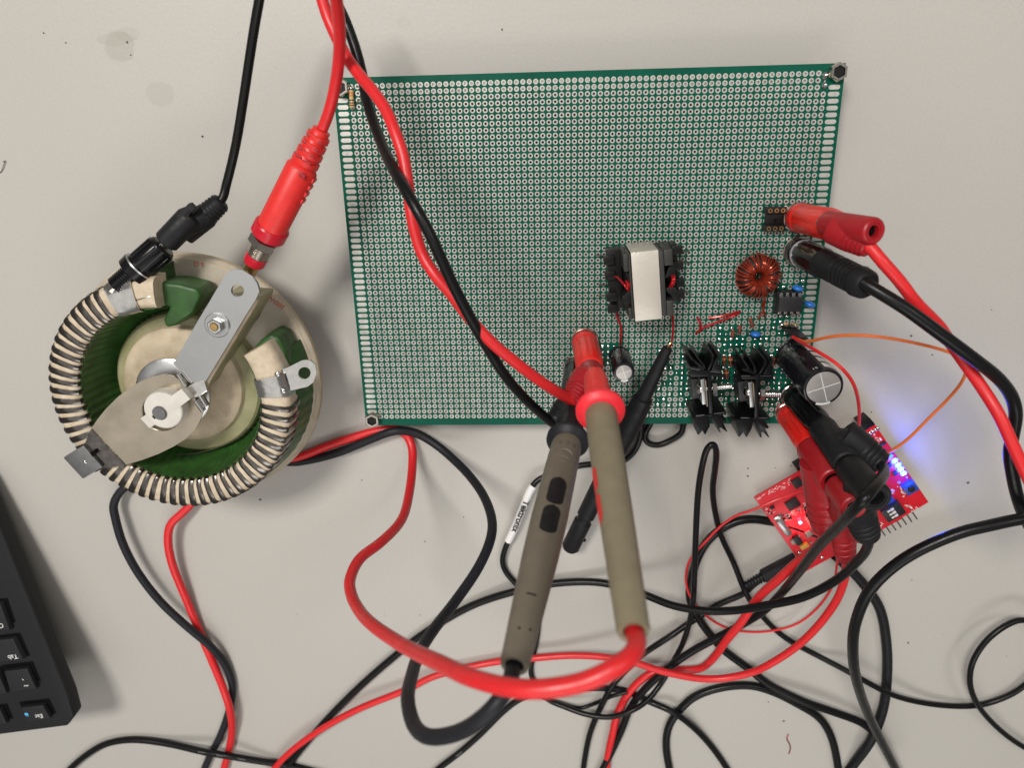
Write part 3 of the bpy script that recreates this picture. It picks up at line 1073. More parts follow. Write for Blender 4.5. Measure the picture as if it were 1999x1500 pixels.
sink([(365, 560), (420, 560), (440, 1130), (390, 1130)], [(135, 500), (570, 560), (570, 600), (140, 620)],
     [(200, 1160), (630, 1108), (630, 1135), (205, 1200)],
     [[(100, 350), (130, 340), (255, 430), (330, 490), (310, 520), (130, 500), (125, 480), (235, 485), (230, 440)],
      [(210, 345), (235, 340), (330, 450), (345, 500), (320, 500), (300, 450)],
      [(430, 312), (460, 312), (450, 400), (400, 520), (365, 520), (420, 390)],
      [(530, 290), (555, 300), (500, 420), (560, 470), (565, 560), (420, 540), (450, 430)],
      [(160, 1190), (390, 1165), (400, 1300), (335, 1420), (325, 1418), (295, 1365), (245, 1422), (225, 1420)],
      [(430, 1160), (520, 1150), (630, 1225), (580, 1245), (640, 1375), (635, 1385), (555, 1322), (530, 1335), (552, 1390), (535, 1390), (470, 1300)]],
     295, 650, ((420, 770), (705, 745)), "black finned heat sink nearer the transformer")
sink([(1040, 590), (1095, 590), (1075, 1190), (1020, 1190)], [(835, 600), (1285, 600), (1290, 650), (840, 645)],
     [(830, 1185), (1245, 1190), (1240, 1215), (830, 1215)],
     [[(850, 380), (880, 378), (945, 460), (955, 500), (1030, 560), (1020, 590), (850, 520), (840, 505), (925, 500)],
      [(950, 372), (980, 372), (1040, 480), (1060, 560), (1020, 560), (1010, 470)],
      [(1160, 375), (1190, 375), (1200, 440), (1120, 570), (1085, 570), (1150, 450)],
      [(1270, 370), (1300, 372), (1260, 440), (1290, 500), (1270, 510), (1290, 590), (1140, 580), (1230, 430)],
      [(760, 1215), (1010, 1210), (985, 1330), (915, 1455), (900, 1455), (870, 1380), (815, 1450), (795, 1450)],
      [(1030, 1210), (1150, 1210), (1225, 1320), (1205, 1340), (1170, 1330), (1228, 1455), (1215, 1462), (1140, 1385), (1120, 1390), (1122, 1462), (1100, 1460), (1040, 1330)]],
     960, 690, ((1075, 850), (1385, 855)), "black finned heat sink nearer the big capacitor")


# ------------------------------------------------------------------ binding posts on the board
def post(base, top, m, r=4.6, neck=None, lab=None):
    """A binding post: washer, fluted cap, metal neck."""
    a, b = P(*base), P(*top)
    d = (b - a).normalized()
    L = (b - a).length
    u, v, _ = basis(d)
    o = part("binding_post", MB().lathe(a, d, [(0, r + .2), (1.6, r + .2), (2.0, r - .2)], 28), m, board, label=lab)
    part("washer", MB().lathe(a + d * 1.8, d, [(0, r + .65), (.5, r + .7), (.7, r + .4)], 28), M['nickel'], o)
    # fluted cap
    n = 48
    vs, fs = [], []
    ts = [(2.4, 0.96), (3.0, 1.03), (8.0, 1.05), (8.5, 1.0), (9.2, 1.0), (10.0, 1.04), (L * .85, 1.06), (L * .88, 1.0), (L - 1.2, .98), (L - .2, .92), (L, .82), (L - .3, .62), (L - 3, .6)]
    for t, sc in ts:
        for k in range(n):
            an = 2 * math.pi * k / n
            fl = 0.6 if (k % 6 == 0 and 9.2 < t < L * .86) else 0.0
            rr_ = r * sc - fl
            vs.append(a + d * t + (u * math.cos(an) + v * math.sin(an)) * rr_)
    for i in range(len(ts) - 1):
        for k in range(n):
            k2 = (k + 1) % n
            fs.append((i * n + k, i * n + k2, (i + 1) * n + k2, (i + 1) * n + k))
    part("cap", MB().add(vs, fs), m, o, ang=40)
    part("neck", MB().lathe(b - d * 4, d, [(0, 2.1), (6.0, 2.1), (6.4, 1.8)], 20), M['chrome'], o)
    return o, a, b, d


post((1141, 664, ZB), (1153, 722, ZB + 34), M['redg'], 5.4, lab="glossy red binding post in the middle of the board")
post((1126, 716, ZB), (1122, 772, ZB + 34), M['blkg'], 5.4, lab="black binding post under the centre plugs")
post((1556, 424, ZB), (1630, 440, ZB + 38), M['redg'], 5.6, lab="glossy red binding post at the board's side")
post((1556, 489, ZB), (1614, 518, ZB + 36), M['blkg'], 5.5, lab="black binding post with pale collar at the board's side")
post((1546, 770, ZB), (1604, 833, ZB + 34), M['blkg'], 5.0, lab="black binding post at the lower corner")
post((1536, 806, ZB), (1582, 872, ZB + 34), M['redg'], 5.0, lab="glossy red binding post at the lower corner")
wc = P(1572, 489, ZB + 11)
wd_ = (P(1614, 518, ZB + 36) - P(1556, 489, ZB)).normalized()
part("pale_collar", MB().lathe(P(1556, 489, ZB) + wd_ * 9.4, wd_, [(0, 5.95), (1.6, 5.95), (1.8, 5.4)], 28), M['greyp'], board)
# small joined plug carrying the two jumper wires
jm = part("jumper_header", MB().prism(PL([(1528, 642, ZB + 9), (1556, 640, ZB + 9), (1580, 662, ZB + 11), (1556, 668, ZB + 11)]), (0, 0, -6)), M['blkg'], board, bev=.4)

# ------------------------------------------------------------------ plugs and leads
GR = "test leads with shrouded plugs"


def stack_plug(root, A, B, arm0, arm1, r, m, md=None, ra=None, hole=True, ridges=True):
    """Stackable plug: body from A up to B, side arm arm0 to arm1 where the cable leaves."""
    A, B, a0, a1 = (Vector(q) for q in (A, B, arm0, arm1))
    d = (B - A).normalized()
    L = (B - A).length
    ra = ra or r * .92
    mb = MB().lathe(A, d, [(0, r - .7), (.6, r - .15), (1.4, r), (L - 1.2, r), (L - .3, r - .4), (L, r - .9), (L - .2, r - 1.9), (L - 3, r - 2.0)], 28)
    e = (a1 - a0).normalized()
    La = (a1 - a0).length
    pr = [(-1.0, ra + .35), (La * .42, ra + .2)]
    if ridges:
        pr += ridged(La * .45, La * .95, ra + .1, ra - .75, 4, .35)
    pr += [(La, ra - 1.1), (La + .5, ra - 1.7)]
    mb.lathe(a0, e, pr, 24)
    # web between body and arm
    mid = A + d * (L * .5)
    mb.tube([mid, (mid + a0) / 2, a0 + e * (La * .3)], [r * .86, r * .9, ra * .98], 18)
    o = part("plug", mb, m, root, ang=40)
    part("neck", MB().lathe(A - d * 3, d, [(0, 1.9), (3.6, 1.9)], 16), M['chrome'], o)
    if hole:
        part("socket_sleeve", MB().lathe(B - d * 2.9, d, [(0, r - 1.95), (2.4, r - 1.95), (2.4, r - 2.6), (0, r - 2.6)], 22), m, o)
        part("socket_floor", MB().lathe(B - d * 2.6, d, [(0, r - 2.0), (.2, r - 2.0)], 22), M['shade'], o)  # black disc stands in for the dark depth of the bore
    return o


# 1 black angled plug on the rheostat's black post
ld = thing("test_lead", "black lead with a kinked plug hanging over the rheostat's black post", "test lead", P(320, 470, 0), GR)
A, B, C_, D_ = P(324, 473, 44), P(366, 440, 42), P(397, 418, 40), P(434, 392, 37)
E1, E2 = P(376, 420, 43), P(360, 458, 40)
e1 = (E1 - A).normalized()
mb = MB().lathe(A, e1, [(0, 4.2), (.5, 4.8), ((E1 - A).length - 2, 5.0), ((E1 - A).length, 4.2), ((E1 - A).length + .6, 2.5)], 26)
e = (D_ - E2).normalized()
L = (D_ - E2).length
mb.lathe(E2, e, [(-.6, 2.6), (0, 4.4), (L * .55, 5.0)] + ridged(L * .6, L * .97, 4.6, 3.9, 5, .3) + [(L, 2.6)], 26)
mb.tube([A.lerp(E1, .55), A.lerp(E1, .8).lerp(E2.lerp(D_, .3), .5), E2.lerp(D_, .55)], [4.6, 5.0, 4.8], 20)
mb.box(P(366, 414, 46), e1 * 3.6, e1.cross(zz) * 1.5, zz * 1.6)
pl = part("plug", mb, M['blkm'], ld, ang=45)
part("neck", MB().cyl(P(308, 487, 45), P(326, 472, 44), 2.3), M['chrome'], pl)
for k in range(3):
    q0 = P(366 + k * 8, 416 - k * 2.5, 47.6)
    part("grip_rib", MB().box(q0, (e + zz * .0) * 1.6, e.cross(zz) * .18, zz * .2), M['blkg'], pl)
part("cable", cable([(420, 402, 38.5), (434, 388, 37), (442, 360, 36), (460, 285, 38), (475, 195, 39), (487, 115, 41), (498, 45, 43), (506, 0, 45), (514, -45, 47)], 3.5), M['blk'], ld)

# 2 red straight plug on the rheostat's red socket
ld = thing("test_lead", "red lead with a straight ribbed plug pushed into the rheostat's nickel socket", "test lead", P(560, 390, 0), GR)
A, B = P(530, 446, 55), P(628, 254, 58)
d = (B - A).normalized()
L = (B - A).length
pr = [(-.5, 5.0), (.2, 5.7), (L * .62, 5.75), (L * .64, 5.3), (L * .66, 4.5)] + ridged(L * .67, L * .98, 5.0, 3.9, 4, .75, .68) + [(L, 3.2), (L + .4, 2.2)]
pl = part("plug", MB().lathe(A, d, pr, 30), M['redm'], ld)
part("thumb_grip", MB().box(A + d * L * .6 + zz * 5.0 + d.cross(zz) * 1.0, d * 1.0, d.cross(zz) * 2.6, zz * 0.6), M['redd'], pl, bev=.4)
for k in range(4):
    sd = d.cross(zz).normalized()
    part("grip_rib", MB().box(A + d * L * (.38 + k * .07) + sd * 5.6, d * .8, sd * .35, zz * 2.2), M['redm'], pl, bev=.2)
    for s2 in (-1, 1):
        part("relief_slot", MB().box(A + d * L * (.72 + k * .066) + zz * (4.55 - .32 * k) + sd * (s2 * 1.9), d * .45, sd * 1.1, zz * .25), M['redd'], pl, bev=.1)
part("cable", cable([(617, 275, 58), (630, 250, 58), (643, 215, 60), (655, 165, 63), (662, 110, 68), (663, 60, 74), (658, 10, 81), (650, -40, 88)], 4.0), M['red'], ld)

# 3 red stackable lead in the middle
ld = thing("test_lead", "red lead curving over the board into the middle red binding post", "test lead", P(1145, 750, 0), GR)
o3 = stack_plug(ld, P(1152, 722, ZB + 34), P(1170, 786, ZB + 62), P(1140, 738, ZB + 47), P(1114, 782, ZB + 56), 5.0, M['redd'])
for k in range(4):
    part("grip_rib", MB().box(P(1148 + k * 1.0, 728 + k * 5, 58 + 3 * k + 4.0) , Vector((1.9, -.7, 0)), Vector((.08, .22, 0)), zz * .3), M['redm'], o3)
part("cable", cable([(1122, 783, 71), (1104, 775, 74), (1080, 761, 78), (1050, 741, 82), (1008, 709, 86), (960, 669, 88), (915, 620, 88), (882, 575, 87),
                     (850, 538, 86), (826, 500, 84), (811, 455, 83), (802, 410, 82), (796, 359, 80), (787, 305, 78), (772, 260, 76), (754, 216, 72),
                     (730, 180, 68), (700, 144, 63), (676, 110, 60), (654, 66, 58), (637, 25, 57), (620, -35, 57)], 4.1), M['red'], ld)

# 4 black stackable lead in the middle
ld = thing("test_lead", "black lead running beside the red one across the board to the middle posts", "test lead", P(1100, 800, 0), GR)
stack_plug(ld, P(1122, 770, ZB + 34), P(1112, 838, ZB + 62), P(1110, 790, ZB + 44), P(1082, 822, ZB + 48), 5.0, M['blkm'])
part("cable", cable([(1085, 830, 63), (1073, 822, 65), (1056, 808, 68), (1020, 774, 76), (984, 731, 82), (958, 690, 85), (922, 628, 90), (884, 555, 92), (859, 500, 93),
                     (838, 455, 93), (814, 410, 92), (790, 368, 88), (766, 326, 80), (745, 281, 70), (727, 232, 61), (714, 188, 56), (708, 150, 53),
                     (694, 95, 51), (674, 40, 50), (655, 0, 48), (632, -45, 46)], 3.8), M['blk'], ld)


# 5, 6 multimeter probes
def probe(label, colr, A, B, m_body, m_collar, m_front, pts, d, m_cable, rc, hp):
    A, B = P(*A), P(*B)
    ax = (B - A).normalized()
    L = (B - A).length
    root = thing("test_probe", label, "probe", (A.x, A.y, 0), "multimeter probes standing in the stacked plugs")
    part("front_barrel", MB().lathe(A, -ax, [(0, 4.6), (6, 4.6), (16, 4.3), (22, 3.6), (22.5, 2.6)], 26), m_front, root)
    part("finger_guard", MB().lathe(A, ax, [(-3.0, 4.6), (-2.2, rc - 1.0), (-1.2, rc), (.2, rc), (1.2, rc - .9), (1.8, rc - 2.0), (2.0, 5.4)], 40), m_collar, root)
    h = part("handle", MB().lathe(A, ax, [(t * L, r) for t, r in hp] + [(L, 3.45), (L - .2, 2.4), (L - 2, 2.2)], 36), m_body, root)
    part("cable", cable(pts, d, 18), m_cable, root)
    return root, h, A, B, ax, L


HP5 = [(.018, 4.9), (.035, 5.05), (.25, 5.0), (.55, 4.6), (.8, 4.1), (.99, 3.75)]
HP6 = [(.018, 5.2), (.035, 5.4), (.2, 5.6), (.42, 5.75), (.6, 5.4), (.8, 4.6), (.99, 3.8)]
cb5 = [(1233, 1212, 188), (1239, 1236, 195), (1243, 1256, 199), (1234, 1278, 203), (1200, 1304, 206), (1140, 1332, 207), (1060, 1346, 207), (1000, 1344, 205), (920, 1324, 198),
       (860, 1296, 185), (800, 1268, 165), (760, 1244, 150), (729, 1222, 138), (703, 1195, 122), (686, 1162, 108), (683, 1133, 99), (702, 1092, 86),
       (743, 1060, 72), (784, 1016, 50), (798, 968, 30), (805, 911, 12), (804, 872, 5), (793, 850, 3), (772, 838, 3), (745, 840, 3), (707, 849, 3),
       (639, 871, 3), (584, 893, 3), (530, 905, 3), (470, 915, 3), (410, 950, 3), (357, 1001, 6), (333, 1025, 8), (328, 1056, 8), (336, 1101, 7),
       (361, 1164, 5), (388, 1230, 3), (413, 1289, 4), (437, 1348, 8), (451, 1396, 7), (452, 1440, 3), (440, 1493, 2.4), (432, 1520, 2.4)]
pr5, h5, A5, B5, ax5, L5 = probe("tan multimeter probe with red guard and red cable looping towards the viewer", 'r',
                                 (1172, 803, 110), (1237, 1236, 196), M['tan'], M['pink'], M['redm'], cb5, 4.2, M['red'], 7.9, HP5)
cb6 = [(1008, 1285, 176), (1001, 1308, 182), (996, 1328, 187), (976, 1366, 192), (940, 1404, 193), (892, 1432, 190), (840, 1440, 186), (810, 1420, 178), (796, 1368, 165),
       (803, 1324, 150), (820, 1272, 130), (848, 1228, 115), (888, 1176, 95), (932, 1112, 80), (955, 1062, 68), (961, 1020, 54), (944, 968, 35), (912, 924, 19),
       (888, 900, 12), (862, 877, 7), (835, 858, 5), (806, 844, 5), (770, 842, 7.5), (720, 860, 6), (661, 884, 4), (607, 898, 3), (566, 903, 3), (480, 890, 3),
       (380, 905, 3), (290, 930, 3), (240, 955, 5), (222, 985, 7), (226, 1015, 8), (239, 1060, 9), (267, 1115, 9), (312, 1174, 9), (364, 1223, 9),
       (409, 1261, 7), (440, 1299, 3.5), (454, 1344, 2.5), (447, 1389, 2.2), (430, 1438, 2.2), (409, 1479, 2.2), (392, 1520, 2.2)]
pr6, h6, A6, B6, ax6, L6 = probe("taupe multimeter probe with black guard, dark grip pads and black cable", 'k',
                                 (1108, 862, 88), (1004, 1302, 181), M['tank'], M['gryb'], M['blkm'], cb6, 4.1, M['gryb'], 7.7, HP6)


def surf_patch(A, ax, L, rfun, t0, t1, w0, ang0, lift, n=28, rnd=True):
    """A rounded patch lying on a handle, from t0 to t1, half-angle w0, centred at angle ang0 (facing the camera = 0)."""
    side = Vector(CAM) - (A + ax * (t0 + t1) / 2)
    side = (side - ax * side.dot(ax)).normalized()
    oth = ax.cross(side)
    vs, fs = [], []
    nj = 8
    for i in range(n + 1):
        t = t0 + (t1 - t0) * i / n
        x = abs(2 * i / n - 1)
        wv = w0 * (math.sqrt(max(0.0, 1 - max(0, (x - .55) / .45) ** 2)) if rnd else 1)
        wv = max(wv, w0 * .08)
        for j in range(nj + 1):
            an = ang0 + wv * (2 * j / nj - 1)
            vs.append(A + ax * t + (side * math.cos(an) + oth * math.sin(an)) * (rfun(t) + lift))
    for i in range(n):
        for j in range(nj):
            a = i * (nj + 1) + j
            fs.append((a, a + 1, a + nj + 2, a + nj + 1))
    mb = MB().add(vs, fs)
    mb.fixn = False
    return mb


def hr(L, hp):
    q = [(t * L, r) for t, r in hp]

    def f(t):
        for (a, b), (c, d_) in zip(q, q[1:]):
            if t <= c:
                return b + (d_ - b) * (t - a) / (c - a)
        return 3.6
    return f


def t_at(A, ax, L, py):
    """Distance along a handle where it passes picture row py."""
    best = min(range(0, int(L * 10)), key=lambda k: abs(proj(A + ax * (k / 10))[1] - py))
    return best / 10


def proj(p):
    q = R_ @ (np.array(p) - CAM)
    return q[0] / q[2] * F_ + CX, q[1] / q[2] * F_ + CY


r5, r6 = hr(L5, HP5), hr(L6, HP6)
for (y0, y1) in ((957, 1010), (1012, 1065)):
    t0, t1 = t_at(A6, ax6, L6, y0), t_at(A6, ax6, L6, y1)
    part("grip_pad", surf_patch(A6, ax6, L6, r6, t0, t1, .50, -0.05, .08), M['blkm'], h6)
t0 = t_at(A6, ax6, L6, 1181)
part("moulded_mark", surf_patch(A6, ax6, L6, r6, t0, t0 + .6, .30, 0.0, .06, 4, False), M['blkm'], h6)
for (py, an) in ((1242, -.45), (1246, .25)):
    t0 = t_at(A6, ax6, L6, py)
    part("moulded_mark", surf_patch(A6, ax6, L6, r6, t0, t0 + .8, .10, an, .06, 4), M['blkm'], h6)


def wrap_on(A, ax, rf, tm, ang0, flip=1):
    side = Vector(CAM) - (A + ax * tm)
    side = (side - ax * side.dot(ax)).normalized()
    oth = ax.cross(side)

    def wfun(x, y):
        an = ang0 + flip * x / rf(tm)
        t = tm + y
        return A + ax * t + (side * math.cos(an) + oth * math.sin(an)) * (rf(t) + .05)
    return wfun


tm = t_at(A6, ax6, L6, 888)
part("embossed_lettering", text_mb("C C C", 2.6, A6, ax6, ax6, wrap=wrap_on(A6, ax6, r6, tm, 0.0, 1)), mat("taupe_shadow_plastic", (0.05, 0.042, 0.032), .5), h6)  # flat letters, shade of the embossing put into their dark colour
tm = t_at(A6, ax6, L6, 920)
mb = MB()
side = Vector(CAM) - (A6 + ax6 * tm)
side = (side - ax6 * side.dot(ax6)).normalized()
oth = ax6.cross(side)
for rr_ in (2.0, 3.1):
    for s0 in (0, 1):
        pts = []
        for k in range(9):
            an = math.radians(20 + 140 * k / 8 + 180 * s0)
            x, y = rr_ * math.cos(an), rr_ * .7 * math.sin(an) - (3.2 if rr_ > 3 else 0)
            aa = x / r6(tm)
            pts.append(A6 + ax6 * (tm + y) + (side * math.cos(aa) + oth * math.sin(aa)) * (r6(tm) - .02))
        mb.tube(pts, 0.24, 6)
part("embossed_ring", mb, M['tank'], h6)
# red inlays along the side of the red probe
for (y0, y1) in ((921, 968), (972, 1030)):
    t0, t1 = t_at(A5, ax5, L5, y0), t_at(A5, ax5, L5, y1)
    side_sign = 1
    mbp = surf_patch(A5, ax5, L5, r5, t0, t1, .42, 0.0, .07)
    c_ = surf_patch(A5, ax5, L5, r5, t0, t1, .42, 1.25, .07)
    c2_ = surf_patch(A5, ax5, L5, r5, t0, t1, .42, -1.25, .07)
    pick = c_ if proj(sum(c_.v, Vector()) / len(c_.v))[0] < proj(sum(c2_.v, Vector()) / len(c2_.v))[0] else c2_
    part("red_inlay", pick, M['redm'], h5)

# 7 oscilloscope probe with its cable and name tag
root = thing("scope_probe", "black oscilloscope probe lying on the board's edge with a white name tag on its cable", "scope probe", P(1200, 880, 0))
A, B = P(1304, 678, ZB + 11), P(1112, 1072, 10)
ax = (B - A).normalized()
L = (B - A).length
pb = part("probe_body", MB().lathe(A, ax, [(0, 1.3), (.4, 2.0), (4, 2.4), (20, 3.1), (24, 3.3), (26, 3.5), (26.6, 4.4), (36, 4.9), (46, 5.0), (52, 4.3), (66, 4.2), (67, 4.4),
                                             (96, 4.4), (97, 3.4), (99, 3.4), (100, 4.4), (L - 1.5, 4.5), (L, 3.6)], 28), M['blkm'], root)
part("hook_tip", MB().tube(smooth([A + ax * 1, A - ax * 1.4, A - ax * 2.2 + Vector((.6, .2, -.5)), A - ax * 1.6 + Vector((1.0, .3, -1.4))], 5), .5, 8), M['brass'], pb)
part("adjust_stub", MB().cyl(P(1133, 1045, 10), P(1141, 1056, 9), 1.0), M['blkg'], pb)
q = A + ax * 58
part("grip_slot", MB().box(q + zz * 3.2, ax * 3.0, ax.cross(zz) * .8, zz * .3), M['shade'], pb)
cb7 = [(1345, 800, 4), (1334, 829, 4), (1330, 845, 4), (1307, 861, 3), (1285, 869, 3), (1267, 866, 3), (1259, 855, 3), (1261, 843, 3), (1269, 829, 4),
       (1280, 800, 5), (1268, 780, 6), (1254, 800, 6), (1252, 829, 5), (1250, 852, 4), (1240, 879, 3), (1217, 900, 3), (1180, 906, 2), (1147, 907, 2), (1105, 915, 2.5),
       (1073, 927, 4), (1050, 938, 5), (1037, 953, 6), (1018, 998, 6), (1000, 1040, 5), (985, 1075, 4), (981, 1098, 3), (988, 1118, 2), (1003, 1136, 2),
       (1025, 1158, 2), (1045, 1192, 2), (1050, 1230, 2), (1042, 1275, 2), (1036, 1310, 2), (1046, 1342, 2), (1072, 1368, 3), (1100, 1380, 5), (1145, 1396, 8.5),
       (1190, 1401, 11), (1232, 1389, 12), (1262, 1370, 9), (1292, 1333, 4), (1310, 1300, 4), (1322, 1278, 5), (1334, 1254, 8), (1346, 1215, 10),
       (1353, 1176, 13), (1356, 1110, 16), (1358, 1050, 20), (1363, 960, 26), (1372, 905, 30), (1381, 876, 31), (1391, 868, 31), (1398, 880, 29),
       (1396, 915, 25), (1391, 958, 18), (1398, 1010, 12), (1409, 1050, 8), (1433, 1101, 4), (1457, 1161, 7), (1490, 1206, 3), (1520, 1236, 2), (1547, 1255, 2),
       (1600, 1283, 3), (1657, 1313, 8), (1700, 1337, 9.5), (1740, 1357, 9), (1800, 1373, 5), (1867, 1380, 3), (1917, 1377, 2), (1967, 1360, 3), (1999, 1340, 4),
       (2040, 1300, 6), (2045, 1240, 8), (1999, 1211, 10), (1967, 1220, 11), (1927, 1250, 12), (1900, 1290, 12), (1893, 1327, 11), (1900, 1360, 9),
       (1920, 1393, 7), (1960, 1433, 5), (1999, 1460, 4), (2050, 1485, 3)]
part("cable", cable(cb7, 2.9, 12, 6), M['blk'], root)
ta, tb2 = P(1045, 955, 6), P(990, 1056, 4.9)
tg_ax = (tb2 - ta).normalized()
pts = smooth(PL([(1041, 949, 5.6), (1034, 960, 6), (1018, 998, 6), (1002, 1037, 5.1), (992, 1057, 4.6)]), 8)
tg = part("name_tag", MB().tube(pts, 1.95, 20), M['tag'], root)
tmid = pts[len(pts) // 2]
tdir = (pts[-6] - pts[5]).normalized()
sdv = Vector(CAM) - tmid
sdv = (sdv - tdir * sdv.dot(tdir)).normalized()
otv = tdir.cross(sdv)


# the text's top faces away from the board's far edge, so it reads upside down from here
sgn = 1 if proj(tmid + otv)[0] > proj(tmid)[0] else -1


cum = [0.0]
for q0, q1 in zip(pts, pts[1:]):
    cum.append(cum[-1] + (q1 - q0).length)


def tagwrap2(x, y):
    t = min(max(cum[-1] / 2 + x, 0.0), cum[-1] - 1e-4)
    k = max(i for i in range(len(cum) - 1) if cum[i] <= t)
    f = (t - cum[k]) / (cum[k + 1] - cum[k])
    c = pts[k].lerp(pts[k + 1], f)
    tg_ = (pts[min(k + 2, len(pts) - 1)] - pts[max(k - 1, 0)]).normalized()
    sv_ = (sdv - tg_ * sdv.dot(tg_)).normalized()
    ov_ = tg_.cross(sv_)
    an = sgn * (0.34 + y / 2.0)
    return c + (sv_ * math.cos(an) + ov_ * math.sin(an)) * 2.02


part("lettering", text_mb("Tektronix", 4.7, tmid, tdir, otv, wrap=tagwrap2, bold=.035), M['blacktxt'], tg)

# 8 red lead at the board's side
ld = thing("test_lead", "red lead leaving the red binding post at the board's side", "test lead", P(1660, 450, 0), GR)
stack_plug(ld, P(1612, 436, ZB + 37), P(1708, 452, ZB + 60), P(1634, 450, ZB + 45), P(1696, 481, ZB + 56), 4.7, M['redd'], ra=5.0)
part("cable", cable([(1686, 472, 72), (1700, 484, 73), (1722, 510, 75), (1757, 550, 76), (1787, 590, 76), (1833, 637, 74), (1847, 657, 73), (1877, 700, 74), (1917, 757, 78), (1950, 810, 83),
                     (1973, 860, 86), (1999, 917, 89), (2040, 1000, 92)], 4.3), M['red'], ld)

# 9 black lead at the board's side, looping back into the picture lower down
ld = thing("test_lead", "black lead leaving the collared black binding post and looping back along the side", "test lead", P(1650, 530, 0), GR)
A, B = P(1604, 512, ZB + 34), P(1694, 558, ZB + 58)
d = (B - A).normalized()
L = (B - A).length
part("plug", MB().lathe(A, d, [(-1, 4.4), (0, 5.2), (L * .32, 5.3), (L * .36, 5.0)] + ridged(L * .40, L * .80, 5.3, 5.2, 5, .35) + [(L * .82, 5.6), (L * .96, 5.2), (L, 4.4), (L + .3, 2.4)], 28), M['blkm'], ld)
part("cable", cable([(1683, 551, 74), (1700, 561, 76), (1722, 574, 78), (1767, 602, 81), (1833, 650, 83), (1900, 700, 83), (1950, 740, 80), (1976, 777, 77), (1983, 810, 76), (1977, 850, 75),
                     (1971, 883, 74), (1976, 923, 74), (1986, 970, 74), (2003, 1015, 72), (2035, 1060, 70), (2075, 1070, 70), (2090, 1040, 72), (2055, 1013, 78), (1999, 1013, 82), (1930, 1027, 82),
                     (1867, 1043, 81), (1767, 1090, 79), (1700, 1150, 76), (1670, 1217, 72), (1665, 1275, 66), (1673, 1333, 56), (1697, 1400, 40), (1730, 1467, 25),
                     (1757, 1520, 14)], 4.5), M['blk'], ld)

# 10, 11 black stacked plugs at the lower corner
ld = thing("test_lead", "lower of the stacked black plugs, its arm towards the blue lights and cable curling back", "test lead", P(1640, 870, 0), GR)
stack_plug(ld, P(1604, 834, ZB + 36), P(1654, 906, ZB + 60), P(1650, 852, ZB + 50), P(1717, 905, ZB + 55), 5.5, M['blkm'], ra=6.0)
part("cable", cable([(1704, 895, 70), (1717, 906, 73), (1726, 919, 82), (1721, 934, 94), (1706, 953, 103), (1688, 974, 107), (1666, 997, 104), (1638, 1027, 94), (1603, 1062, 79), (1560, 1117, 58),
                     (1520, 1165, 34), (1490, 1194, 28), (1445, 1222, 21), (1400, 1246, 17), (1355, 1270, 14), (1316, 1296, 12), (1280, 1326, 10), (1250, 1356, 8),
                     (1229, 1386, 6), (1214, 1425, 5), (1196, 1464, 4), (1168, 1520, 4)], 3.9), M['blk'], ld)
ld = thing("test_lead", "upper of the stacked black plugs, open socket showing, cable sweeping away under the probes", "test lead", P(1690, 970, 0), GR)
stack_plug(ld, P(1659, 914, ZB + 62), P(1712, 974, ZB + 84), P(1664, 966, ZB + 70), P(1693, 1044, ZB + 62), 5.5, M['blkm'], ra=5.9)
part("cable", cable([(1692, 1034, 79), (1697, 1050, 76), (1690, 1076, 70), (1673, 1097, 64), (1633, 1133, 54), (1567, 1167, 46), (1500, 1182, 38), (1430, 1193, 30), (1370, 1193, 25), (1310, 1182, 19),
                     (1264, 1164, 13), (1210, 1146, 8), (1160, 1137, 4.5), (1080, 1140, 2.5), (1010, 1154, 4), (933, 1178, 2.5), (879, 1205, 2.5), (815, 1246, 2.5), (775, 1278, 2.5),
                     (707, 1337, 2.5), (652, 1391, 2.5), (611, 1436, 2.2), (580, 1473, 2.2), (540, 1525, 2.2)], 3.9), M['blk'], ld)
# 12, 13 red stacked plugs beneath them
ld = thing("test_lead", "lower of the stacked red plugs, half hidden by the black plugs, cable running off below", "test lead", P(1600, 920, 0), GR)
stack_plug(ld, P(1582, 874, ZB + 36), P(1628, 940, ZB + 58), P(1603, 905, ZB + 47), P(1617, 1030, ZB + 45), 6.0, M['redd'], ra=7.6)
part("cable", cable([(1613, 1030, 60), (1606, 1052, 57), (1590, 1074, 54), (1560, 1096, 49), (1520, 1131, 41), (1478, 1170, 31), (1447, 1216, 27), (1420, 1248, 23), (1392, 1286, 14),
                     (1366, 1306, 7), (1337, 1309, 5), (1300, 1308, 5), (1268, 1317, 5.5), (1241, 1338, 5.5), (1220, 1365, 5), (1205, 1395, 5), (1196, 1434, 5), (1188, 1470, 4),
                     (1182, 1520, 3)], 4.1), M['red'], ld)
ld = thing("test_lead", "upper of the stacked red plugs, red cable arching left across the bench", "test lead", P(1640, 1020, 0), GR)
stack_plug(ld, P(1634, 948, ZB + 60), P(1668, 992, ZB + 76), P(1640, 986, ZB + 52), P(1650, 1086, ZB + 35), 5.0, M['redd'], ra=5.2)
part("cable", cable([(1648, 1074, 54), (1652, 1098, 49), (1650, 1125, 46), (1643, 1150, 43), (1630, 1178, 40), (1593, 1227, 34), (1550, 1267, 29), (1500, 1299, 25), (1470, 1313, 22), (1415, 1325, 19), (1370, 1326, 18),
                     (1325, 1319, 18), (1280, 1308, 17), (1235, 1293, 15), (1190, 1285, 11), (1145, 1281, 8), (1100, 1281, 6), (1040, 1286, 5.5), (976, 1292, 3), (912, 1304, 3),
                     (840, 1324, 4), (797, 1346, 5), (707, 1382, 6), (652, 1410, 6), (616, 1432, 6), (562, 1473, 6), (520, 1520, 5)], 3.7), M['red'], ld)

# other cables on the bench
GC = "loose black cables on the bench"


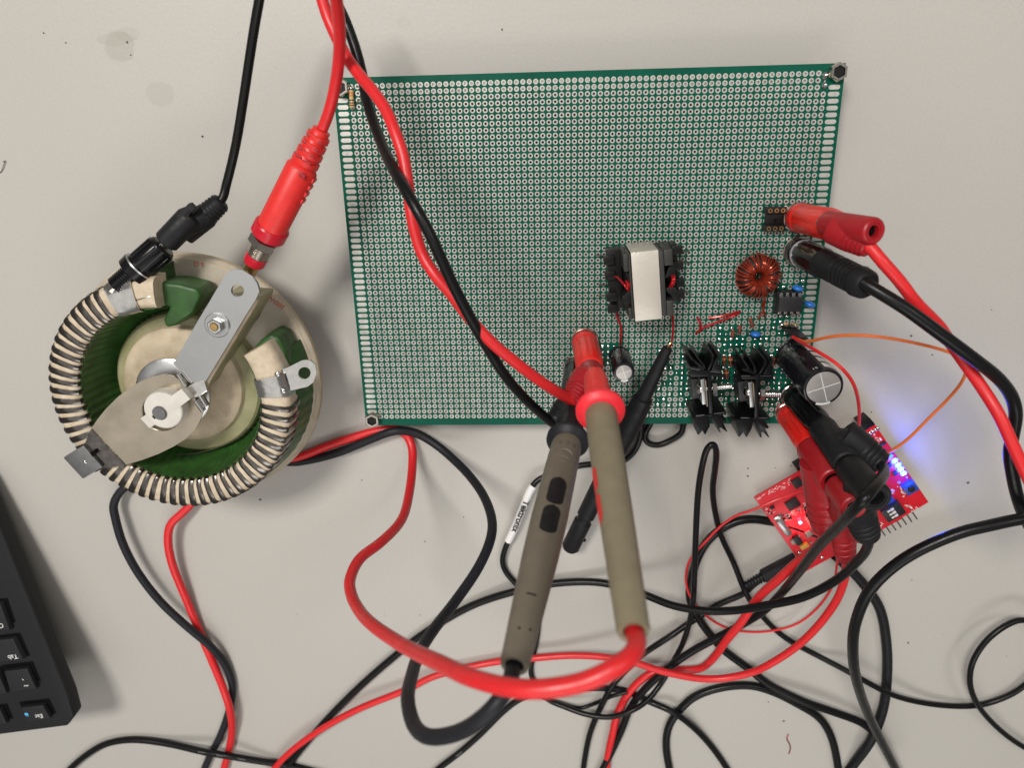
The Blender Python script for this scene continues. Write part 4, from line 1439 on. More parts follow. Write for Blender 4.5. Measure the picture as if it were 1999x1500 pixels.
def loose(name, label, cat, pts, d, m, group=None, n=14):
    p = P(pts[len(pts) // 2][0], pts[len(pts) // 2][1], 0)
    return solo(name, cable(pts, d, n), m, label, cat, p, group)


ur = thing("usb_cable", "thin black cable whose flat plug points at the red boards", "cable", P(1480, 1130, 0))
A, B = P(1556, 1092, 7), P(1489, 1127, 7)
ax = (B - A).normalized()
sd = ax.cross(zz).normalized()
part("plug", MB().box((A + B) / 2, ax * (B - A).length / 2, sd * 3.0, zz * 2.6), M['blkm'], ur, bev=.9)
part("strain_relief", MB().lathe(B, ax, ridged(0, 10, 2.8, 2.0, 6, .6) + [(10.2, 1.6)], 18), M['blkm'], ur)
part("cable", cable([(1492, 1126, 7), (1470, 1143, 5), (1451, 1160, 3), (1400, 1182, 2), (1376, 1198, 2), (1340, 1221, 3), (1310, 1242, 5), (1268, 1269, 5), (1244, 1287, 4), (1220, 1311, 3), (1196, 1338, 6),
                     (1181, 1365, 5.5), (1169, 1389, 5), (1154, 1425, 4), (1145, 1461, 2.5), (1136, 1520, 2)], 3.2), M['blk'], ur)
loose("power_cable", "black cable snaking left from under the red boards, then diagonally to the corner", "cable",
      [(1610, 1052, 4), (1540, 1026, 4), (1500, 1018, 4), (1470, 1014, 5), (1440, 1018, 5), (1405, 1035, 5), (1375, 1065, 4), (1355, 1110, 3), (1346, 1165, 2.5), (1362, 1205, 2.3),
       (1388, 1242, 2.3), (1415, 1272, 2.3), (1460, 1305, 2.3), (1500, 1337, 4), (1567, 1370, 7), (1633, 1393, 7), (1687, 1415, 5), (1722, 1452, 3), (1760, 1525, 3)], 4.2, M['blk'], GC)
loose("power_cable", "thickest black cable bulging out past the red boards' pins", "cable",
      [(1630, 1085, 4), (1660, 1113, 3), (1687, 1143, 3), (1717, 1187, 3), (1730, 1250, 3), (1732, 1317, 3), (1723, 1390, 3), (1700, 1447, 7), (1667, 1493, 3), (1645, 1525, 3)], 4.9, M['blkm'], GC)
loose("power_cable", "black cable bent into a horseshoe at the bench's lower side", "cable",
      [(1312, 1530, 2.2), (1300, 1455, 2.2), (1307, 1416, 2.2), (1328, 1386, 2.2), (1355, 1362, 2.2), (1400, 1345, 2.2), (1460, 1339, 2.2), (1505, 1350, 2.2), (1560, 1377, 2.2),
       (1600, 1403, 2.2), (1624, 1443, 2.2), (1640, 1525, 2.2)], 4.3, M['blk'], GC)
kc = thing("printed_cable", "black cable with tiny white print passing under the big red probe loop", "cable", P(950, 1420, 0), "black cables with white print")
part("cable", cable([(838, 1520, 2), (856, 1502, 2), (900, 1468, 2), (940, 1432, 2), (984, 1388, 2), (1016, 1365, 2), (1055, 1350, 2), (1100, 1343, 2), (1160, 1344, 2), (1190, 1345, 2),
                     (1220, 1350, 2), (1268, 1371, 2), (1310, 1389, 6.5), (1355, 1422, 3.5), (1391, 1461, 2), (1418, 1500, 2), (1436, 1530, 2)], 3.5), M['blk'], kc)
loose("thin_wire", "short thin black wire arching beside the red cables under the probe loop", "wire",
      [(1050, 1358, 1.5), (1088, 1374, 1.5), (1130, 1384, 1.5), (1160, 1375, 1.5), (1192, 1361, 6), (1225, 1352, 6.5)], 2.2, M['blk'])
kd = thing("printed_cable", "black cable with white print curving out beside the keyboard", "cable", P(300, 1455, 0), "black cables with white print")
part("cable", cable([(110, 1535, 2), (139, 1500, 2), (173, 1472, 2), (208, 1453, 2), (260, 1445, 2), (329, 1453, 3), (399, 1469, 6.5), (440, 1476, 7.5), (500, 1486, 5), (570, 1497, 2), (640, 1515, 2)], 3.8), M['blk'], kd)


def cable_print(root, s, x0, y0, x1, y1, z, size):
    a, b = P(x0, y0, z), P(x1, y1, z)
    part("lettering", text_mb(s, size, (a + b) / 2, b - a, Vector((0, 0, 1)).cross(b - a), lift=.05), M['printg'], root)


cable_print(kd, "CABLE", 407, 1473, 385, 1468, 8.2, 2.0)
cable_print(kd, "USB", 437, 1478, 421, 1474.5, 9.4, 2.0)
cable_print(kd, "AWM", 482, 1485, 460, 1481, 8.2, 2.0)
cable_print(kc, "AWM", 904, 1467, 888, 1479, 4.0, 2.0)

# jumper wires
loose("jumper_wire", "orange jumper wire arching from the board to the blue lit board", "jumper wire",
      [(1548, 655, 25), (1562, 665, 27), (1578, 667, 31), (1600, 662, 36), (1633, 656, 42), (1683, 655, 48), (1733, 660, 50), (1800, 673, 50), (1853, 688, 48), (1880, 703, 46), (1886, 723, 44),
       (1877, 747, 42), (1850, 780, 38), (1813, 817, 34), (1773, 857, 30), (1741, 880, 26), (1728, 886, 22)], 1.3, M['oran'], None, 10)
loose("jumper_wire", "red jumper wire curving round the large capacitor", "jumper wire",
      [(1546, 656, 25), (1557, 664, 30), (1592, 684, 48), (1634, 711, 57), (1662, 742, 55), (1675, 780, 48), (1677, 828, 38), (1670, 860, 30), (1655, 880, 24)], 1.4, M['red'], None, 10)
loose("jumper_wire", "thin red jumper wire looping out from the red board's chips and back under the plugs", "jumper wire",
      [(1590, 948, 15), (1579, 952, 16), (1560, 960, 18), (1516, 976, 20), (1465, 998, 18), (1440, 1006, 16), (1410, 1025, 14), (1385, 1050, 12), (1360, 1077, 10), (1345, 1098, 8), (1339, 1125, 6),
       (1341, 1148, 5), (1350, 1170, 5), (1376, 1200, 5.5), (1400, 1218, 3.5), (1430, 1230, 3), (1475, 1235, 3), (1520, 1230, 4), (1559, 1217, 6), (1600, 1183, 10), (1627, 1140, 16),
       (1634, 1100, 22), (1636, 1075, 26)], 1.2, M['red'], None, 10)

# ------------------------------------------------------------------ rheostat
RC = Vector((-71.6, -122.6, 0))
ZR = 28.0
rh = thing("rheostat", "large round ceramic rheostat with ribbon winding, green enamel and a metal wiper arm", "rheostat", RC)
bp_ = [(0, ZR - 9), (50, ZR - 9), (54.8, ZR - 6.5), (55.7, ZR - 4), (55.4, ZR - 1.2), (54.0, ZR), (30, ZR + .2)]
lp = [(z, r) for r, z in [(8, ZR - 9), (50, ZR - 9), (54.8, ZR - 6.5), (55.7, ZR - 4), (55.4, ZR - 1.6), (53.6, ZR - .2), (51.0, ZR), (44, ZR), (36, ZR + .3), (33, ZR + 1.0)]]
part("ceramic_base", MB().lathe(RC, zz, lp, 96), M['glaze'], rh)
part("base_rim", MB().arc(RC, [(51.2, ZR - .15), (53.9, ZR - .3), (55.75, ZR - 2.2), (55.95, ZR - 4.4), (55.6, ZR - 4.4), (53.6, ZR - .5)], 0, 360, 96, caps=False), M['cream'], rh)
part("centre_step", MB().lathe(RC, zz, [(ZR + .5, 32.5), (ZR + 5.4, 31.6), (ZR + 6.4, 30.6), (ZR + 6.6, 29.0)], 72), M['olive'], rh)
part("centre_boss", MB().lathe(RC + Vector((-1.0, .6, 0)), zz, [(ZR + 6.2, 26.5), (ZR + 9.0, 25.6), (ZR + 10.2, 24.0), (ZR + 10.6, 22)], 72), M['cream'], rh)
part("mounting_shaft", MB().lathe(RC, zz, [(0, 6), (ZR - 9, 6)], 24), M['steel'], rh)
part("mounting_nut", MB().lathe(RC, zz, [(ZR - 16, 11), (ZR - 9.2, 11)], flat=6), M['steel'], rh)

gp = [(53.0, ZR - .1), (52.6, ZR + 5), (51.4, ZR + 11), (50.4, ZR + 16.5), (49.4, ZR + 18), (39.2, ZR + 21.8), (37.5, ZR + 21.8), (36.8, ZR + 15), (36.0, ZR + 8), (32.4, ZR + 1.2), (31.9, ZR - .1)]
NB = 45
random.seed(3)


def enamel_wob(i, j):
    an = 90 + (380 - 90) * i / 500
    lobe = 0.22 * math.sin(2 * math.pi * (an - 112) / ((358 - 112) / NB)) if 110 < an < 362 else 0
    return lobe * (1.0 if 6 <= j <= 9 else (0.6 if j <= 3 else 0)) + random.uniform(-.04, .04)


part("green_enamel_coat", MB().arc(RC, gp, 90, 380, 500, enamel_wob), M['enamel'], rh, ang=50)
# moulded green ends
for poly, z in (([(296, 556), (318, 551), (348, 554), (384, 563), (392, 580), (377, 612), (345, 636), (322, 641), (318, 625), (330, 600), (280, 590)], ZR + 17),
                ([(487, 688), (510, 664), (528, 652), (545, 660), (556, 684), (564, 712), (566, 745), (520, 745), (500, 705)], ZR + 16.5)):
    part("green_enamel_end", MB().prism([P(x, y, z) for x, y in poly], (0, 0, -15.5)), M['enamel'], rh, bev=2.2, seg=4, ang=60)
TOPC = [(51.2, ZR + 13), (51.0, ZR + 21.0), (50.3, ZR + 23.2), (48.6, ZR + 24.4), (44.4, ZR + 24.8), (40.2, ZR + 24.5), (38.2, ZR + 23.5), (37.4, ZR + 21.2)]
CORE = [(50.7, ZR + 13), (50.5, ZR + 20.8), (49.9, ZR + 22.8), (48.4, ZR + 24.0), (44.4, ZR + 24.4), (40.4, ZR + 24.1), (38.6, ZR + 23.2), (37.9, ZR + 21.0), (38.1, ZR + 13)]
part("winding_former", MB().arc(RC, CORE, 87, 388, 220, lambda i, j: random.uniform(-.08, .08)), M['creaml'], rh, ang=50)
for k in range(NB):
    a0 = 113 + (357 - 113) * (k + .5) / NB + random.uniform(-.25, .25)
    hw = 1.48 + random.uniform(-.12, .12)
    bpq = TOPC + [(r - (.5 if r > 47 else -.5 if r < 41.5 else 0), z - .45) for r, z in TOPC[::-1]]
    sk_ = random.uniform(.25, .7)

    mbk = MB()
    vs, fs = [], []
    m_ = len(bpq)
    for i in range(4):
        for j, (r, z) in enumerate(bpq):
            # the ribbon runs slightly askew and is a little domed across its width
            an = math.radians(a0 + hw * (2 * i / 3 - 1) + sk_ * (43.5 - r) / 6.5)
            dome = (0.0 if i in (0, 3) else .14) if j < 8 else 0
            vs.append((RC.x + (r + (dome if j < 3 else -dome if 4 < j < 8 else 0)) * math.cos(an), RC.y + (r + (dome if j < 3 else -dome if 4 < j < 8 else 0)) * math.sin(an), z + (dome if 2 <= j <= 6 else 0)))
    for i in range(3):
        for j in range(m_):
            j2 = (j + 1) % m_
            fs.append((i * m_ + j, i * m_ + j2, (i + 1) * m_ + j2, (i + 1) * m_ + j))
    fs += [tuple(range(m_ - 1, -1, -1)), tuple(3 * m_ + j for j in range(m_))]
    mbk.add(vs, fs)
    mbk.fixn = True
    part("ribbon_turn", mbk, M['band'], rh)


def clampband(a0, a1):
    q = [(r + (.55 if r > 47 else -.5 if r < 41.5 else 0), z + .5) for r, z in TOPC] + [(r + (.05 if r > 47 else -.05 if r < 41.5 else 0), z + .02) for r, z in TOPC[::-1]]
    return MB().arc(RC, q, a0, a1, 8, lambda i, j: random.uniform(-.12, .12))


ta_ = part("terminal_clamp", clampband(97, 110.5), M['chrome'], rh, label="bright clamp with a tall tab under the black post")
tb_2 = part("terminal_clamp", clampband(361, 372), M['chrome'], rh, label="bright clamp with a holed solder lug")
a, b2_ = RC + Vector((50 * math.cos(math.radians(104)), 50 * math.sin(math.radians(104)), ZR + 19)), None
part("tab", MB().plate(PL([(256, 590, ZR + 24.5), (292, 580, ZR + 24.5), (299, 545, ZR + 21), (299, 515, ZR + 17), (272, 520, ZR + 17), (262, 552, ZR + 21)]), [], (0, 0, -1.0)), M['chrome'], ta_, bev=.2)
# lug with a hole
hole = [P(590 + 12 * math.cos(k * math.pi / 8), 733 + 12 * math.sin(k * math.pi / 8), ZR + 24.5) for k in range(16)]
hole = [Vector((q.x, q.y, q.z - (q.x + 42) * .13)) for q in hole]
lug = [Vector((q.x, q.y, q.z - (q.x + 42) * .13)) for q in PL([(515, 735, ZR + 24.5), (535, 729, ZR + 24.5), (560, 720, ZR + 24.5), (585, 708, ZR + 24.5), (600, 708, ZR + 24.5), (611, 718, ZR + 24.5), (613, 735, ZR + 24.5), (607, 752, ZR + 24.5),
          (596, 760, ZR + 24.5), (570, 765, ZR + 24.5), (545, 770, ZR + 24.5), (522, 783, ZR + 24.5)])]
part("solder_lug", MB().plate(lug, [hole], (0, 0, 0.9)), M['chrome'], tb_2)
for (x, y) in ((542, 731), (553, 764)):
    part("rivet", MB().ball(P(x, y, ZR + 25.0), 1.3, 1.3, .7, 12, 8), M['chrome'], tb_2)

# the fixed bracket
ZK = ZR + 27


def BP(zx, zy, z=ZK):
    return P(300 + zx / 5.356, 500 + zy / 5.356, z)


hole = [BP(893 + 68 * math.cos(k * math.pi / 10), 352 + 66 * math.sin(k * math.pi / 10)) for k in range(20)]
outer = [BP(x, y) for x, y in ((745, 225), (770, 185), (805, 150), (870, 130), (950, 142), (1040, 195), (1095, 275), (1120, 360), (1085, 440), (990, 590), (760, 970), (545, 1320),
                               (380, 1300), (225, 1110), (480, 670))]
br = part("bracket", MB().plate(outer, [hole], (0, 0, 1.6)), M['zinc'], rh, bev=.0)
shp = ((700, 420), (1080, 450), (1068, 500), (585, 1300), (540, 1400), (330, 1300), (300, 1120), (640, 560))
part("ceramic_support", MB().prism([BP(x, y, ZK - 2.4) for x, y in shp], (0, 0, -(27 - 7.4))), M['olive'], rh, bev=.6)
part("support_edge", MB().prism([BP(x + 8, y + 4, ZK - .2) for x, y in shp], (0, 0, -2.4)), M['cream'], rh, bev=.7)
wc = BP(668, 720, ZK + 1.6)
part("washer", MB().lathe(wc, zz, [(0, 4.9), (.7, 4.9), (.9, 4.6), (.9, 2)], 30, c0=False), M['zinc'], br)
part("nut", MB().lathe(wc + zz * .9, zz, [(0, 2.9), (.2, 3.1), (2.0, 3.1), (2.3, 2.7)], flat=6), M['chrome'], br)
part("stud", MB().lathe(BP(640, 735, ZK + 4), zz, [(-2, 1.75), (.8, 1.75), (1.2, 1.4)], 20), M['brass'], br)
# collector ring under the wiper and the two pressed ridges
part("collector_ring", MB().arc(RC + Vector((-.5, .5, 0)), [(8, ZR + 20), (14.6, ZR + 20), (15.6, ZR + 19.4), (15.6, ZR + 18.4), (8, ZR + 18.4)], 0, 360, 60, caps=False), M['steel'], rh)

ZW = ZR + 25.6


def WP(zx, zy, z=ZW):
    return P(180 + zx / 5.357, 680 + zy / 5.357, z)


wp = [WP(x, y) for x, y in ((0, 838), (60, 745), (150, 632), (280, 502), (400, 412), (520, 337), (640, 287), (760, 265), (870, 290), (1000, 400), (1170, 655), (1132, 755),
                            (1080, 852), (980, 947), (860, 1022), (700, 1100), (540, 1160), (352, 1215))]
hole = [WP(745 + 218 * math.cos(k * math.pi / 14), 650 + 212 * math.sin(k * math.pi / 14)) for k in range(28)]
wiper = part("wiper_arm", MB().plate(wp, [hole], (0, 0, .7)), M['spring'], rh)
tip = PL([(180, 836.4, ZW + .1), (245.7, 906.8, ZW + .1), (203.5, 913.5, ZW + .6), (168, 931, ZW + 1.2), (129.5, 889.5, ZW + 1.2), (167, 866, ZW + .6)])
part("contact_tip", MB().prism(PL([(180, 836.4, ZW + .3), (245.7, 906.8, ZW + .3), (203.5, 913.5, ZW + .3), (188, 921, ZW + .3), (148, 878, ZW + .3), (167, 866, ZW + .3)]), (0, 0, .9)), M['band'], wiper, bev=.15)
part("contact_shoe", MB().prism(PL([(129.5, 889.5, ZW + .2), (169, 865.5, ZW + .2), (206, 908, ZW + .2), (167.5, 931, ZW + .2)]), (0, 0, 2.4)), M['shaft'], wiper, bev=.6)
part("rivet", MB().ball(P(166, 903, ZW + 2.6), .9, .9, .5, 10, 6), M['chrome'], wiper)
part("square_hole", MB().prism(PL([(175, 884, ZW + 2.6), (184, 880, ZW + 2.6), (189, 887, ZW + 2.6), (180, 892, ZW + 2.6)]), (0, 0, .06)), M['shade'], wiper)  # black patch laid on top in place of a shaded opening
for q in ((880, 290, 1000, 420), (1075, 530, 1165, 655)):
    pass
rid = MB()
rid.tube([WP(905, 270, ZW + 1.2), WP(985, 395, ZW + 1.2)], 1.25, 16)
rid.tube([WP(1085, 545, ZW + 1.2), WP(1165, 655, ZW + 1.0)], 1.25, 16)
rid.tube([WP(960, 225, ZW + 1.6), WP(1060, 350, ZW + 1.6)], 1.5, 16)
rid.tube([WP(1120, 470, ZW + .8), WP(1200, 600, ZW + .6)], 1.3, 16)
part("pressed_ridge", rid, M['chrome'], wiper)
part("bridge_strip", MB().prism([WP(x, y, ZW + 2.2) for x, y in ((985, 410), (1080, 350), (1185, 330), (1215, 440), (1130, 500), (1050, 520))], (0, 0, 1.0)), M['chrome'], wiper, bev=.3)
ZH = ZR + 32
hubc = WP(737, 655, ZH)
hub = MB().lathe((hubc.x, hubc.y, ZR + 22), zz, [(0, 8.0), (ZH - ZR - 22.6, 8.0), (ZH - ZR - 22, 7.5)], 44)
armv = (WP(960, 480, ZH) - WP(520, 800, ZH)).normalized()
armn = Vector((-armv.y, armv.x, 0))
hub.box(Vector((hubc.x, hubc.y, ZH - 1.9)) + armv * 7.0, armv * 6.0, armn * 2.7, zz * 2.0)
hub.box(Vector((hubc.x, hubc.y, ZH - 3.2)) - armv * 7.0, armv * 4.0, armn * 2.7, zz * 2.0)
hb = part("insulating_hub", hub, M['white'], rh, bev=.25)
sc3 = WP(700, 683, ZH + .6)
part("shaft_end", MB().lathe((sc3.x, sc3.y, ZH - 1), zz, [(0, 2.95), (1.5, 2.95), (1.9, 2.6)], 28), M['shaft'], hb)
part("key_slot", MB().box(Vector((sc3.x, sc3.y, ZH + .02)) + armv * 4.2, armv * 1.4, armn * .95, zz * .06), M['shade'], hb)  # slots drawn as black patches, their inner shade is painted
part("key_slot", MB().box(Vector((sc3.x, sc3.y, ZH + .02)) - armv * 3.1, armv * .7, armn * .8, zz * .06), M['shade'], hb)

# handwriting and cracks on the base
tang = Vector((0, 0, 1))


def on_rim(s, px, py, px2, py2, size):
    a, b = P(px, py, ZR + .15), P(px2, py2, ZR + .15)
    xd = b - a
    part("handwriting", text_mb(s, size, (a + b) / 2, xd, zz.cross(xd), lift=.12), M['redpen'], rh)


on_rim("200W", 560, 605, 521, 576, 3.0)
on_rim("5 \u03a9", 405, 517, 372, 513, 2.8)
ck = M['dust']
for q in ([(460, 660, .1), (478, 650, .1), (484, 638, .1), (500, 625, .1), (508, 612, .1), (510, 600, .1), (505, 590, .1)],
          [(288, 647, .1), (330, 642, .1), (370, 640, .1)]):
    part("glaze_crack", MB().tube(smooth([P(x, y, ZR + z + .1) for x, y, z in q], 5), .22, 6), ck, rh)
part("glaze_crack", MB().tube(smooth([P(x, y, ZR + 6.8) for x, y in ((345, 888), (385, 885), (430, 872), (462, 855), (480, 838))], 5), .22, 6), ck, rh)

# black post held by the tall tab
A, B = P(228, 560, 50), P(320, 480, 45)
ax = (B - A).normalized()
L = (B - A).length
bp1 = part("black_post", MB().lathe(A, ax, ridged(0, L * .33, 4.3, 4.3, 8, .3, .5) + [(L * .34, 4.3), (L * .345, 6.6), (L * .47, 6.8), (L * .475, 5.6), (L * .5, 5.6), (L * .97, 5.3), (L, 4.6)], 32), M['blkg'], rh)
part("pale_washer", MB().lathe(A + ax * L * .478, ax, [(0, 6.5), (.7, 6.5)], 32), M['zinc'], bp1)
u, v, _ = basis(ax)
for k in range(14):
    an = 2 * math.pi * k / 14
    q = u * math.cos(an) + v * math.sin(an)
    part("flute", MB().box(A + ax * L * .74 + q * 5.45, ax * L * .2, ax.cross(q) * .55, q * .4), M['blkg'], bp1, bev=.2)
part("threaded_stud", MB().lathe(A - ax * 5, ax, [(0, 1.3)] + ridged(.2, 5, 1.6, 1.6, 5, .3) + [(5.2, 1.6)], 16), M['nickel'], bp1)
part("nut", MB().lathe(A - ax * 2.6, ax, [(0, 3.0), (.3, 3.4), (2.2, 3.4), (2.4, 3.1)], flat=6), M['nickel'], bp1)

# red chassis socket on the bracket's end
A, B = P(489, 526, 50), P(533, 440, 55)
ax = (B - A).normalized()
L = (B - A).length
rs = part("red_socket", MB().lathe(A, ax, [(L * .15, 3.9), (L * .18, 4.2), (L * .32, 4.2), (L * .34, 3.6)], 28), M['crim'], rh)
part("socket_rod", MB().lathe(A - ax * 3, ax, [(0, 2.7), (L * .2 + 3, 2.7)], 22), M['brass'], rs)
part("threaded_barrel", MB().lathe(A + ax * L * .33, ax, ridged(0, L * .28, 4.1, 4.1, 7, .25, .5) + [(L * .3, 4.1)], 28), M['nickel'], rs)
part("nut", MB().lathe(A + ax * L * .56, ax, [(0, 5.4), (.4, 6.0), (3.4, 6.0), (3.8, 5.5)], flat=6), M['nickel'], rs)
part("collar", MB().lathe(A + ax * L * .78, ax, [(0, 6.2), (.3, 6.6), (4.2, 6.6), (4.8, 6.2), (4.9, 5.2)], 32), M['crim'], rs)

# ------------------------------------------------------------------ red boards
ub = (P(1584, 908, 8) - P(1473, 973, 8)).normalized()      # along the long side
vb = (P(1559, 1084, 8) - P(1473, 973, 8))
vb = (vb - ub * vb.dot(ub)).normalized()
ZD = 6.0
O1 = P(1473, 973, ZD)
lp_ = thing("development_board", "red microcontroller board with chips, a crystal and a lit red LED", "circuit board", (O1.x, O1.y, 0), "stacked red circuit boards")


def D(u_, v_, z=ZD):
    return O1 + ub * u_ + vb * v_ + zz * (z - ZD)


LW, LH = 52.0, (P(1585, 1110, ZD) - O1).dot(vb)
part("board_sheet", MB().prism([D(0, 0), D(LW, 0), D(LW, LH), D(0, LH)], (0, 0, -1.6)), M['rpcb'], lp_, bev=.15)
for (u_, v_) in ((12, 10), (10, LH - 8), (LW - 6, 8), (LW - 6, LH - 8)):
    q = D(u_, v_)
    part("board_foot", MB().lathe((q.x, q.y, 0), zz, [(0, 2.2), (ZD - 1.7, 2.2)], 14), M['blkm'], lp_)


def uv(px, py, z=ZD + 1):
    q = P(px, py, z) - O1
    return q.dot(ub), q.dot(vb)


def chipbox(name, px, py, su, sv, h, m, root=None, z0=None, bev=.2, pins=0):
    root = root or lp_
    z0 = ZD if z0 is None else z0
    c = P(px, py, z0 + h)
    c = Vector((c.x, c.y, z0 + h / 2 + .01))
    o = part(name, MB().box(c, ub * su / 2, vb * sv / 2, zz * h / 2), m, root, bev=bev)
    for k in range(pins):
        for s in (-1, 1):
            part("chip_pin", MB().box(c + vb * ((k - (pins - 1) / 2) * sv * .9 / pins) + ub * s * (su / 2 + .5) - zz * h * .3, ub * .55, vb * .22, zz * .12), M['chrome'], o)
    return o


chipbox("chip", 1548, 985.5, 6.2, 5.2, 1.2, M['chip'])
chipbox("button", 1557.5, 944.5, 4.4, 4.8, 1.8, M['chip'])
o = chipbox("crystal", 1532, 1032, 3.6, 10.5, 2.6, M['steel'], bev=1.2)
chipbox("crystal_base", 1520, 1010, 4.2, 2.0, 1.0, M['chrome'])
chipbox("chip", 1590, 1018, 4.2, 9.0, 1.1, M['chip'], pins=8)
chipbox("diode", 1558, 1057, 3.2, 5.0, 2.0, M['chip'])
chipbox("capacitor", 1571, 1068, 4.2, 2.4, 1.8, M['gold'])
chipbox("capacitor", 1549, 1060, 2.0, 2.4, 1.5, M['greyc'])
chipbox("capacitor", 1579, 1043, 3.0, 3.2, 1.2, M['greyc'])
chipbox("chip", 1508, 992, 2.2, 1.6, .8, M['chip'])
random.seed(11)
for k in range(34):
    px, py = random.choice([(1530, 1003), (1545, 1008), (1558, 1003), (1540, 1016), (1575, 988), (1568, 1048), (1575, 1055), (1500, 1000), (1508, 985), (1582, 1000)])
    px += random.uniform(-9, 9)
    py += random.uniform(-6, 6)
    u_, v_ = uv(px, py)
    if 1 < u_ < LW - 2 and 1 < v_ < LH - 2:
        q = D(u_, v_)
        part("smd_part", MB().box(q + zz * .35, ub * random.uniform(.3, .6), vb * random.uniform(.2, .4), zz * .33), random.choice([M['chrome'], M['greyc'], M['chip']]), lp_)
sk2 = MB()
for (x0, y0, x1, y1, n_) in ((1478, 972, 1521, 951, 34), (1521, 955, 1545, 938, 18), (1572, 925, 1586, 914, 10), (1535, 1008, 1566, 996, 26), (1495, 1000, 1515, 1003, 8), (1570, 985, 1586, 1000, 16)):
    for k in range(n_):
        t = random.random()
        u_, v_ = uv(x0 + (x1 - x0) * t + random.uniform(-3, 3), y0 + (y1 - y0) * t + random.uniform(-5, 5), ZD)
        if .4 < u_ < LW - 1 and .4 < v_ < LH - 1:
            sk2.box(D(u_, v_) + zz * .03, ub * random.uniform(.15, .6), vb * .13, zz * .02)
part("silkscreen", sk2, M['print'], lp_, kind='stuff')
q = P(1563, 1022, ZD + 1)
le = part("red_led", MB().box(Vector((q.x, q.y, ZD + .5)), ub * .75, vb * .55, zz * .45), M['ledr'], lp_, bev=.2)


def lamp(name, loc, power, col, parent, size=.0008):
    l = bpy.data.lights.new(name, 'POINT')
    l.energy = power
    l.color = col
    l.shadow_soft_size = size
    o = bpy.data.objects.new(name, l)
    COL.objects.link(o)
    o.parent = parent
    o.location = (Vector(loc) - ORG[parent.name]) * S
    return o


lamp("red_led_glow", (q.x, q.y, ZD + 2.5), .0045, (1, .03, .06), lp_)
# corner posts of solder
for (px, py) in ((1561, 1081), (1605, 1090)):
    p = P(px, py, ZD + 1)
    part("solder_joint", MB().ball((p.x, p.y, ZD + .3), 1.1, 1.1, .9, 10, 7), M['solder'], lp_)
part("black_header", MB().prism([D(24, -3.2, ZD - 2), D(34, -3.2, ZD - 2), D(34, 1, ZD - 2), D(24, 1, ZD - 2)], (0, 0, -4)), M['bake'], lp_, bev=.3)

# upper board with the lights
ZU = 13.5
O2 = P(1708, 829, ZU)
E2 = P(1813, 981, ZU)
vu = (E2 - O2).normalized()
uu = Vector((vu.y, -vu.x, 0))                              # pointing to the board's inner side
if (P(1600, 900, ZU) - O2).dot(uu) < 0:
    uu = -uu
LL = (E2 - O2).length
up_ = thing("light_board", "red board stacked above the other with four lit blue LEDs and a row of pins", "circuit board", (O2.x, O2.y, 0), "stacked red circuit boards")


def U(a_, b_, z=ZU):
    return O2 + uu * a_ + vu * b_ + zz * (z - ZU)


WU = 26.0
part("board_sheet", MB().prism([U(0, 0), U(WU, 0), U(WU, LL), U(0, LL)], (0, 0, -1.6)), M['rpcb'], up_, bev=.15)
for (a_, b_) in ((14, 14), (9, LL - 9), (WU - 5, 12), (WU - 5, LL - 7)):
    q = U(a_, b_)
    part("board_leg", MB().lathe((q.x, q.y, 0), zz, [(0, 1.6), (ZU - 1.7, 1.6)], 12), M['bake'], up_)
hd = part("header_socket", MB().prism([P(1678, 829, ZU + 2), P(1699, 817, ZU + 2), P(1709, 829, ZU + 2), P(1688, 842, ZU + 2)], (0, 0, -8)), M['bake'], up_, bev=.3)


def uxy(px, py, z=ZU + .6):
    q = P(px, py, z) - O2
    return q.dot(uu), q.dot(vu)


LEDX = ((1747, 900), (1753.5, 908.5), (1758.5, 916.5), (1764, 925))
for (px, py) in LEDX:
    c = P(px, py, ZU + .6)
    l_ = part("blue_led", MB().box(Vector((c.x, c.y, ZU + .5)), uu * 1.0, vu * .72, zz * .45), M['ledb'], up_, bev=.2, label="blue LED shining")
    lamp("blue_led_glow", (c.x, c.y, ZU + 3.6), .010, (.002, .060, 1.0), up_)
    for s in (-1, 1):
        q = Vector((c.x, c.y, ZU + .3)) + uu * s * 1.35
        part("led_terminal", MB().box(q, uu * .3, vu * .6, zz * .25), M['greyc'], up_)
c = P(1740, 890, ZU + .6)
part("teal_led", MB().box(Vector((c.x, c.y, ZU + .4)), uu * .6, vu * .5, zz * .4), M['ledoff'], up_)
for (px, py, sa, sb, h, mm) in ((1727, 889, 3.2, 2.4, 1.2, 'chip'), (1737, 909, 2.0, 2.0, .9, 'chip'), (1748, 925, 2.0, 2.0, .9, 'chip'), (1724, 867, 2.6, 1.6, .8, 'chip'),
                                (1719, 858, .8, 1.6, .6, 'print'), (1756, 943, 1.2, 1.0, .6, 'greyc'), (1771, 933, .8, 1.0, .6, 'greyc')):
    c = P(px, py, ZU + h)
    part("smd_part", MB().box(Vector((c.x, c.y, ZU + h / 2 + .01)), uu * sa / 2, vu * sb / 2, zz * h / 2), M[mm], up_, bev=.12)
c = P(1779, 955, ZU + 3.5)
tp = part("trimmer", MB().box(Vector((c.x, c.y, ZU + 1.8)), uu * 2.9, vu * 2.6, zz * 1.8), M['bluepot'], up_, bev=.35)
part("trimmer_screw", MB().lathe((c.x, c.y, ZU + 3.6), zz, [(0, 1.7), (.5, 1.6), (.5, .9), (.2, .8)], 20), M['chip'], tp)
c = P(1736, 976, ZU + 1.5)
part("blue_resistor_pack", MB().box(Vector((c.x, c.y, ZU + .7)), uu * 1.9, vu * 2.6, zz * .7), M['bluepot'], up_, bev=.2)
c = P(1745, 1001, ZU + 3)
